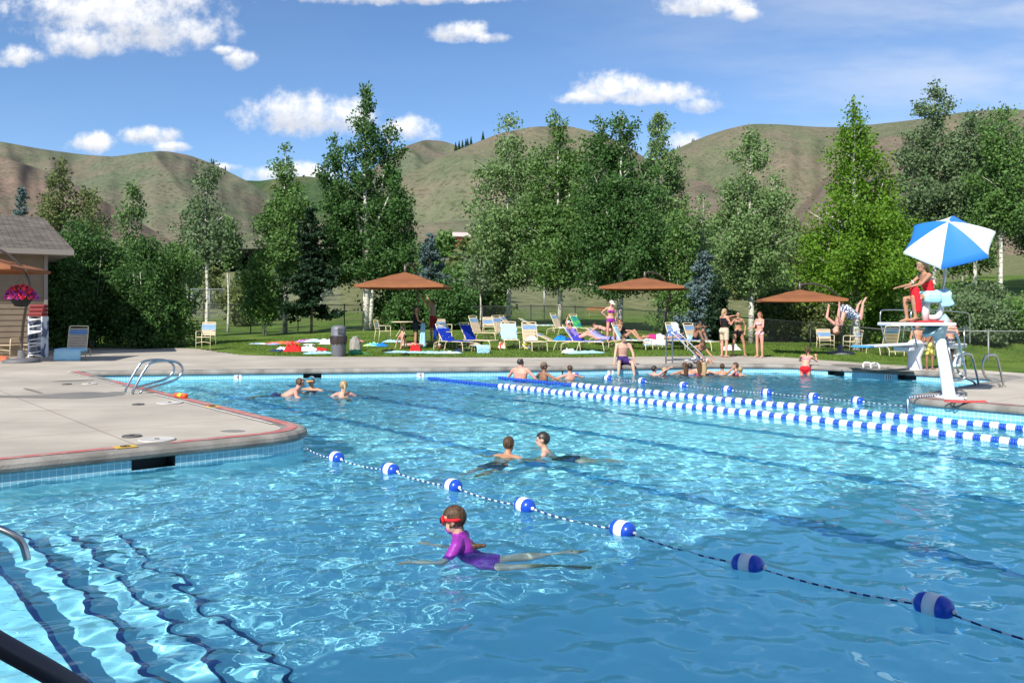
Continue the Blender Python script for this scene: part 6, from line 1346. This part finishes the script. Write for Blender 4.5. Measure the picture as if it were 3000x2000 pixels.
# --- woman in red bikini hanging on the edge
red_b = cl('red', (.75,.02,.03)); purple_b = cl('purple', (.30,.03,.30)); black_b = cl('black', (.012,.012,.014)); olive_b = cl('olive', (.05,.055,.03)); pinkw = cl('pink_white', (.68,.16,.18), (.75,.62,.62), 30)
person('girl in red bikini leaning over the far edge from the water', 'pelvis', atY(2359,1079,25.25), R_(-24), 1.52, dict(pelvis=V3(0,.42,1), chest=V3(.12,.75,1), head=V3(.1,.3,1), face=V3(.2,1,0), ual=V3(-.3,.7,-.55), fal=V3(.5,.8,.0), uar=V3(.5,.7,-.55), far=V3(-.2,.8,.7)), 'pink', 'brown', 'pony', [('bikini_bottom', red_b), ('bikini_top', purple_b)], female=True)
# --- seated at the edge
seat = dict(thl=V3(-.25,1,-.05), thr=V3(.25,1,-.05), shl=V3(-.1,.25,-1), shr_=V3(.1,.25,-1), ftl=V3(0,.6,-1), ftr=V3(0,.6,-1))
person('young man in dark purple shorts sitting on the far pool edge', 'butt', at(1826,1069,0)+V3(0,.10,.0), R_(184), 1.78, dict(seat, pelvis=V3(0,-.1,1), chest=V3(0,.22,1), head=V3(.1,.45,1), face=V3(-.5,1,-.4), ual=V3(-.35,.25,-1), fal=V3(-.1,.3,-1), uar=V3(.25,.35,-1), far=V3(.15,.35,-1)), 'fair', 'brown', 'short', [('shorts', cl('dark_purple', (.045,.025,.13)), .75)])
person('tanned boy in white shorts sitting on the edge by the entry rails', 'butt', at(2046,1064,0)+V3(0,.1,.0), R_(205), 1.60, dict(seat, pelvis=V3(0,-.3,1), chest=V3(0,.55,1), head=V3(0,.85,.8), face=V3(0,.9,-.6), ual=V3(-.2,.7,-.8), fal=V3(.1,.8,-.4), uar=V3(.2,.7,-.8), far=V3(-.1,.8,-.4)), 'tan', 'brown', 'crop', [('shorts', cl('white_shorts', (.72,.70,.74), (.10,.06,.16), 5), .75)])
# --- three women on the deck
person('blonde woman in black strapless top and beige shorts standing on the deck', 'feet', at(2126,1046,0), R_(-62), 1.72, dict(pelvis=V3(0,.05,1), chest=V3(0,-.06,1), head=V3(0,.1,1), face=V3(.35,1,0), ual=V3(-.25,.35,-1), fal=V3(.35,.8,.15), uar=V3(.2,.45,-1), far=V3(-.35,.75,.5)), 'pink', 'blond', 'shoulder', [('tank', black_b), ('belt', mat('belt_brown', (.06,.03,.015), .5)), ('shorts', cl('khaki', (.52,.44,.32)), .72)], female=True, build=1.06)
person('woman in black bikini shading her eyes with one hand', 'feet', at(2166,1044,0), R_(180), 1.62, dict(ual=V3(-.45,-.1,-1), fal=V3(.25,.5,-1), uar=V3(.85,.35,.40), far=V3(-.95,.35,.22), har=V3(-1,.3,.0), head=V3(0,-.1,1), face=V3(0,1,.35), thl=V3(-.28,.0,-1), thr=V3(.22,.0,-1), shl=V3(-.1,-.02,-1), shr_=V3(.05,-.02,-1)), 'tan', 'dark', 'short', [('bikini_bottom', black_b), ('bikini_top', olive_b)], female=True)
person('woman in pink ruffled bikini standing right of the other two', 'feet', at(2222,1047,0), R_(125), 1.60, dict(ual=V3(-.2,.3,-1), fal=V3(.2,1,-.25), uar=V3(.15,.25,-1), far=V3(-.1,1,-.1), face=V3(-.1,1,.1), thl=V3(-.08,.05,-1), thr=V3(.10,-.05,-1)), 'pink', 'red', 'shoulder', [('bikini_bottom', pinkw), ('bikini_top', pinkw)], female=True, extra='sunglasses')
# --- on the lawn
p = onY(1790, 35.5)
person('slim woman in white cap and purple bikini standing hand on hip', 'head', atY(1793,883,35.5), R_(195), 1.72, dict(ual=V3(-.35,-.2,-1), fal=V3(.15,.1,-1), uar=V3(.85,-.25,-.75), far=V3(-.75,.15,-.62), head=V3(-.1,.25,1), face=V3(-.45,1,-.5), thl=V3(-.12,.0,-1), thr=V3(.1,.02,-1), side=V3(1,-.1,.08)), 'pink', 'brown', 'short', [('bikini_bottom', purple_b), ('bikini_top', purple_b)], female=True, hat=(white_cap, None))
def on_l(ch, y, z=.03): return ch.location+Matrix.Rotation(ch.rotation_euler.z, 3, 'Z') @ V3(0, y, SZ+z)
recl = lambda b: dict(pelvis=V3(0,-math.cos(R_(b)),math.sin(R_(b))), chest=V3(0,-math.cos(R_(b)),math.sin(R_(b))), head=V3(0,-math.cos(R_(b+20)),math.sin(R_(b+20))), face=V3(0,.6,.9))
person('sunbather in white cap and purple top with one arm raised', 'butt', on_l(L11,.12), L11.rotation_euler.z, 1.68, dict(recl(48), uar=V3(.3,-.5,.9), far=V3(-.1,.3,1), ual=V3(-.3,.6,-.6), fal=V3(.2,.8,.1), thl=V3(-.1,.8,.55), shl=V3(0,.75,-.65), thr=V3(.1,.85,.3), shr_=V3(0,.9,-.35), ftl=V3(0,1,0), ftr=V3(0,1,.2)), 'pink', 'brown', 'short', [('tank', cl('violet', (.22,.16,.48))), ('bikini_bottom', purple_b)], female=True, hat=(white_cap, None))
person('sunbather in dark bikini lying on her front along the lounger', 'low', L12.location+Matrix.Rotation(L12.rotation_euler.z,3,'Z') @ V3(0,.25,SZ+.03), L12.rotation_euler.z, 1.66, dict(pelvis=V3(0,-1,.12), chest=V3(0,-.96,.32), head=V3(0,-1,.3), face=V3(.2,-.6,-.6), side=V3(-1,0,0), ual=V3(.5,-.6,-.5), fal=V3(.2,-.6,-.5), uar=V3(-.5,-.6,-.5), far=V3(-.2,-.6,-.5), thl=V3(.05,1,-.05), shl=V3(0,1,-.02), thr=V3(-.05,1,-.05), shr_=V3(0,1,-.02), ftl=V3(0,1,0), ftr=V3(0,1,0)), 'pink', 'brown', 'bun', [('bikini_bottom', cl('print_brown', (.10,.05,.04))), ('bikini_top', black_b)], female=True)
person('woman in black top and sunglasses reclining with one hand to her chin', 'butt', on_l(L13,.12), L13.rotation_euler.z, 1.68, dict(recl(60), face=V3(.2,1,.3), uar=V3(.5,.5,-.5), far=V3(-.3,.2,1), ual=V3(-.5,.3,-.8), fal=V3(0,1,-.2), thl=V3(-.1,.75,.6), shl=V3(0,.6,-.8), thr=V3(.1,.8,.5), shr_=V3(.1,.75,-.7), ftl=V3(0,1,-.2), ftr=V3(0,1,-.2)), 'tan', 'red', 'bun', [('tank', black_b), ('bikini_bottom', black_b)], female=True, extra='sunglasses')
person('sunbather in magenta top and white shorts lying face down', 'low', L14.location+Matrix.Rotation(L14.rotation_euler.z,3,'Z') @ V3(0,.15,SZ+.02), L14.rotation_euler.z, 1.66, dict(pelvis=V3(0,-1,.1), chest=V3(0,-1,-.02), head=V3(0,-1,.0), face=V3(.9,-.1,-.3), side=V3(-1,0,0), ual=V3(.8,-.8,-.1), fal=V3(-.5,-.8,0), uar=V3(-.8,-.8,-.1), far=V3(.5,-.8,0), thl=V3(.1,1,-.05), shl=V3(0,1,.05), thr=V3(-.1,1,-.05), shr_=V3(0,1,.3), ftl=V3(0,1,0), ftr=V3(0,1,.4)), 'tan', 'brown', 'bun', [('tank', cl('magenta', (.60,.03,.18))), ('shorts', cl('white_skirt', (.75,.74,.72)), .4)], female=True)
person('tanned woman on a lounger hugging her raised knees', 'butt', on_l(L16,.15), L16.rotation_euler.z, 1.66, dict(pelvis=V3(0,-.25,1), chest=V3(0,.45,1), head=V3(0,.7,.7), face=V3(0,.8,-.7), ual=V3(-.35,.8,.0), fal=V3(.75,.5,.1), uar=V3(.35,.8,.0), far=V3(-.75,.5,.15), thl=V3(-.1,.62,.8), shl=V3(0,.45,-1), thr=V3(.1,.62,.8), shr_=V3(0,.55,-1), ftl=V3(0,1,-.2), ftr=V3(0,1,-.2)), 'brown', 'dark', 'bun', [('bikini_bottom', black_b), ('bikini_top', black_b)], female=True)
# seated sunbather on the grass
p = ground(1185,1022)
person('sunbather sitting on the grass seen from behind leaning on one arm', 'low', p, R_(-65), 1.64, dict(pelvis=V3(0,-.35,1), chest=V3(0,-.15,1), head=V3(0,.1,1), face=V3(-.2,1,0), ual=V3(-.3,-.5,-1), fal=V3(-.1,-.3,-1), uar=V3(.35,-.4,-1), far=V3(.1,-.2,-1), thl=V3(-.15,1,.12), shl=V3(.5,.8,-.1), thr=V3(.35,1,.05), shr_=V3(-.3,.9,-.05), ftl=V3(.2,1,.3), ftr=V3(-.2,1,.3)), 'pink', 'dark', 'bun', [('bikini_bottom', cl('black_cream', (.02,.02,.02), (.6,.5,.35), 5)), ('bikini_top', black_b)], female=True)
# under the parasol
person('woman in black suit standing in shade holding a pale towel', 'feet', ground(1222,1020), R_(-70), 1.70, dict(ual=V3(-.1,.25,-1), fal=V3(0,1,-.35), uar=V3(.1,.2,-1), far=V3(0,.95,-.45), thl=V3(-.05,.05,-1), thr=V3(.05,-.05,-1), face=V3(.2,1,0)), 'tan', 'dark', 'shoulder', [('tank', black_b), ('shorts', cl('dark_skirt', (.02,.03,.03)), .55)], female=True)
tp = ground(1233,1019); V = []
for i in range(14):
    for j in range(7): z = 1.02-i*.075; V.append((.10*(j/6-.5)*(1+.7*i/13)*1.6, .04*math.sin(j*1.9+i*.3), max(.02, z)))
o = MB().add(V, [(i*7+j,i*7+j+1,(i+1)*7+j+1,(i+1)*7+j) for i in range(13) for j in range(6)]).build('towel', T_pale); o.location = tp+V3(.10,-.22,.0); o.modifiers.new('s','SOLIDIFY').thickness = .015; tag(o, 'long pale blue towel hanging from the standing woman hands', 'towel')
person('man in red shorts reaching up to the parasol pole', 'head', atY(1266,878,36.0), R_(75), 1.84, dict(ual=V3(-.3,.9,.75), fal=V3(-.15,.7,1), uar=V3(.3,.9,.8), far=V3(.05,.6,1), head=V3(0,.1,1), face=V3(0,1,.4), thl=V3(-.1,.05,-1), thr=V3(.1,-.05,-1)), 'tan', 'brown', 'crop', [('shirt', cl('grey_tan', (.30,.22,.17)), .3), ('shorts', cl('dark_red', (.22,.02,.02)), .75)], build=1.05)
# --- lifeguard
person('lifeguard in red swimsuit sitting on the tower facing left', 'butt', LB+lp(2719,888), R_(98), 1.50, dict(pelvis=V3(0,-.1,1), chest=V3(0,.32,1), head=V3(0,.35,1), face=V3(0,1,-.15), ual=V3(-.15,.75,-.65), fal=V3(.05,1,-.25), uar=V3(.15,.75,-.7), far=V3(-.05,1,-.2), thl=V3(-.12,1,.02), shl=V3(0,-.12,-1), thr=V3(.12,1,-.05), shr_=V3(0,-.1,-1)), 'tan', 'blond', 'pony', [('swimsuit', cl('guard_red', (.66,.02,.03)), .20)], female=True, vox=.014)
o = MB().limb([(0,0,-.19),(0,0,0),(0,0,.19)], [(.10,.06),(.115,.065),(.10,.06)], side=(0,1,0), n=16).build('rescue_tube', cl('tube_red', (.70,.02,.03))); o.location = LB+lp(2683,878,-.16); o.rotation_euler = (0,R_(-8),.2); tag(o, 'red rescue float resting against the lifeguard leg', 'rescue float')
MB().ball((.02,-.068,.02), (.055,.006,.035), 12).build('white_emblem', m_fwhite, o); MB().tube([(0,0,.3),(0,.05,.36),(.05,.1,.3)], .008, 6).build('tow_strap', m_fwhite, o)
V = []
for i in range(10):
    for j in range(7): V.append((.24*(j/6-.5)+.012*math.sin(i*.8), -.012*math.sin(i*1.1+j*2.0)+(-.14 if i > 3 else -.14+.05*(3-i)), .08-.035*i+.012*math.sin(j*1.3)))
o = MB().add(V, [(i*7+j,i*7+j+1,(i+1)*7+j+1,(i+1)*7+j) for i in range(9) for j in range(6)]).build('towel', T_pale); o.location = LB+lp(2756,862); o.rotation_euler = (0,-.25,0); o.modifiers.new('s','SOLIDIFY').thickness = .02; tag(o, 'pale blue towel over the back of the lifeguard seat', 'towel')
# --- diver in mid flip
dv = person('diver in patterned shorts upside down in mid air', 'pelvis', atY(2478,908,22.6), R_(98), 1.62, dict(pelvis=V3(0,.70,-.75), chest=V3(0,.45,-1), head=V3(0,.25,-1), face=V3(0,.95,.3), side=V3(1,0,0), ual=V3(-.2,.35,.6), fal=V3(.0,-.1,1), uar=V3(.2,.6,.55), far=V3(.1,-.25,1), thl=V3(-.1,-.88,-.62), shl=V3(-.05,-.15,1), thr=V3(.12,-.80,-.75), shr_=V3(.1,-.35,1), ftl=V3(0,-.5,.8), ftr=V3(0,-.6,.75)), 'pink', 'red', 'crop', [('shorts', cl('pattern_white', (.66,.68,.72), (.05,.06,.12), 22), .85)], vox=.014)
# --- children behind the board
for lb, px, pt, pb, hh, yw, sk_, col, bl, ps in (('thin boy in blue patterned shorts waiting left behind the diving board',2689,956,1080,1.27,R_(165),'tan',(.05,.08,.40),1.0,dict(ual=V3(-.25,.2,-1), fal=V3(.3,.7,-.4), uar=V3(.25,.2,-1), far=V3(-.3,.7,-.4))),
    ('boy in dark yellow print shorts with hands at his sides behind the board',2726,966,1083,1.22,R_(182),'brown',(.22,.20,.03),1.12,dict(ual=V3(-.4,0,-1), uar=V3(.4,0,-1), fal=V3(.1,.2,-1), far=V3(-.1,.2,-1))),
    ('taller boy in dark trunks standing on the board ladder',2781,933,0,1.45,R_(160),'pink',(.03,.025,.03),1.1,dict(ual=V3(-.3,.3,-1), fal=V3(.6,.7,.0), uar=V3(.3,.3,-1), far=V3(-.6,.7,.1)))):
    q = at(px, pb, 0) if pb else atY(px, pt, 25.2)
    person(lb, 'feet' if pb else 'head', q, yw, hh if pb else 1.48, ps, sk_, 'brown', 'crop', [('shorts', cl('k'+str(px), col, tuple(min(1, c*2.5+.1) for c in col), 12), .8)], build=bl, vox=.015)
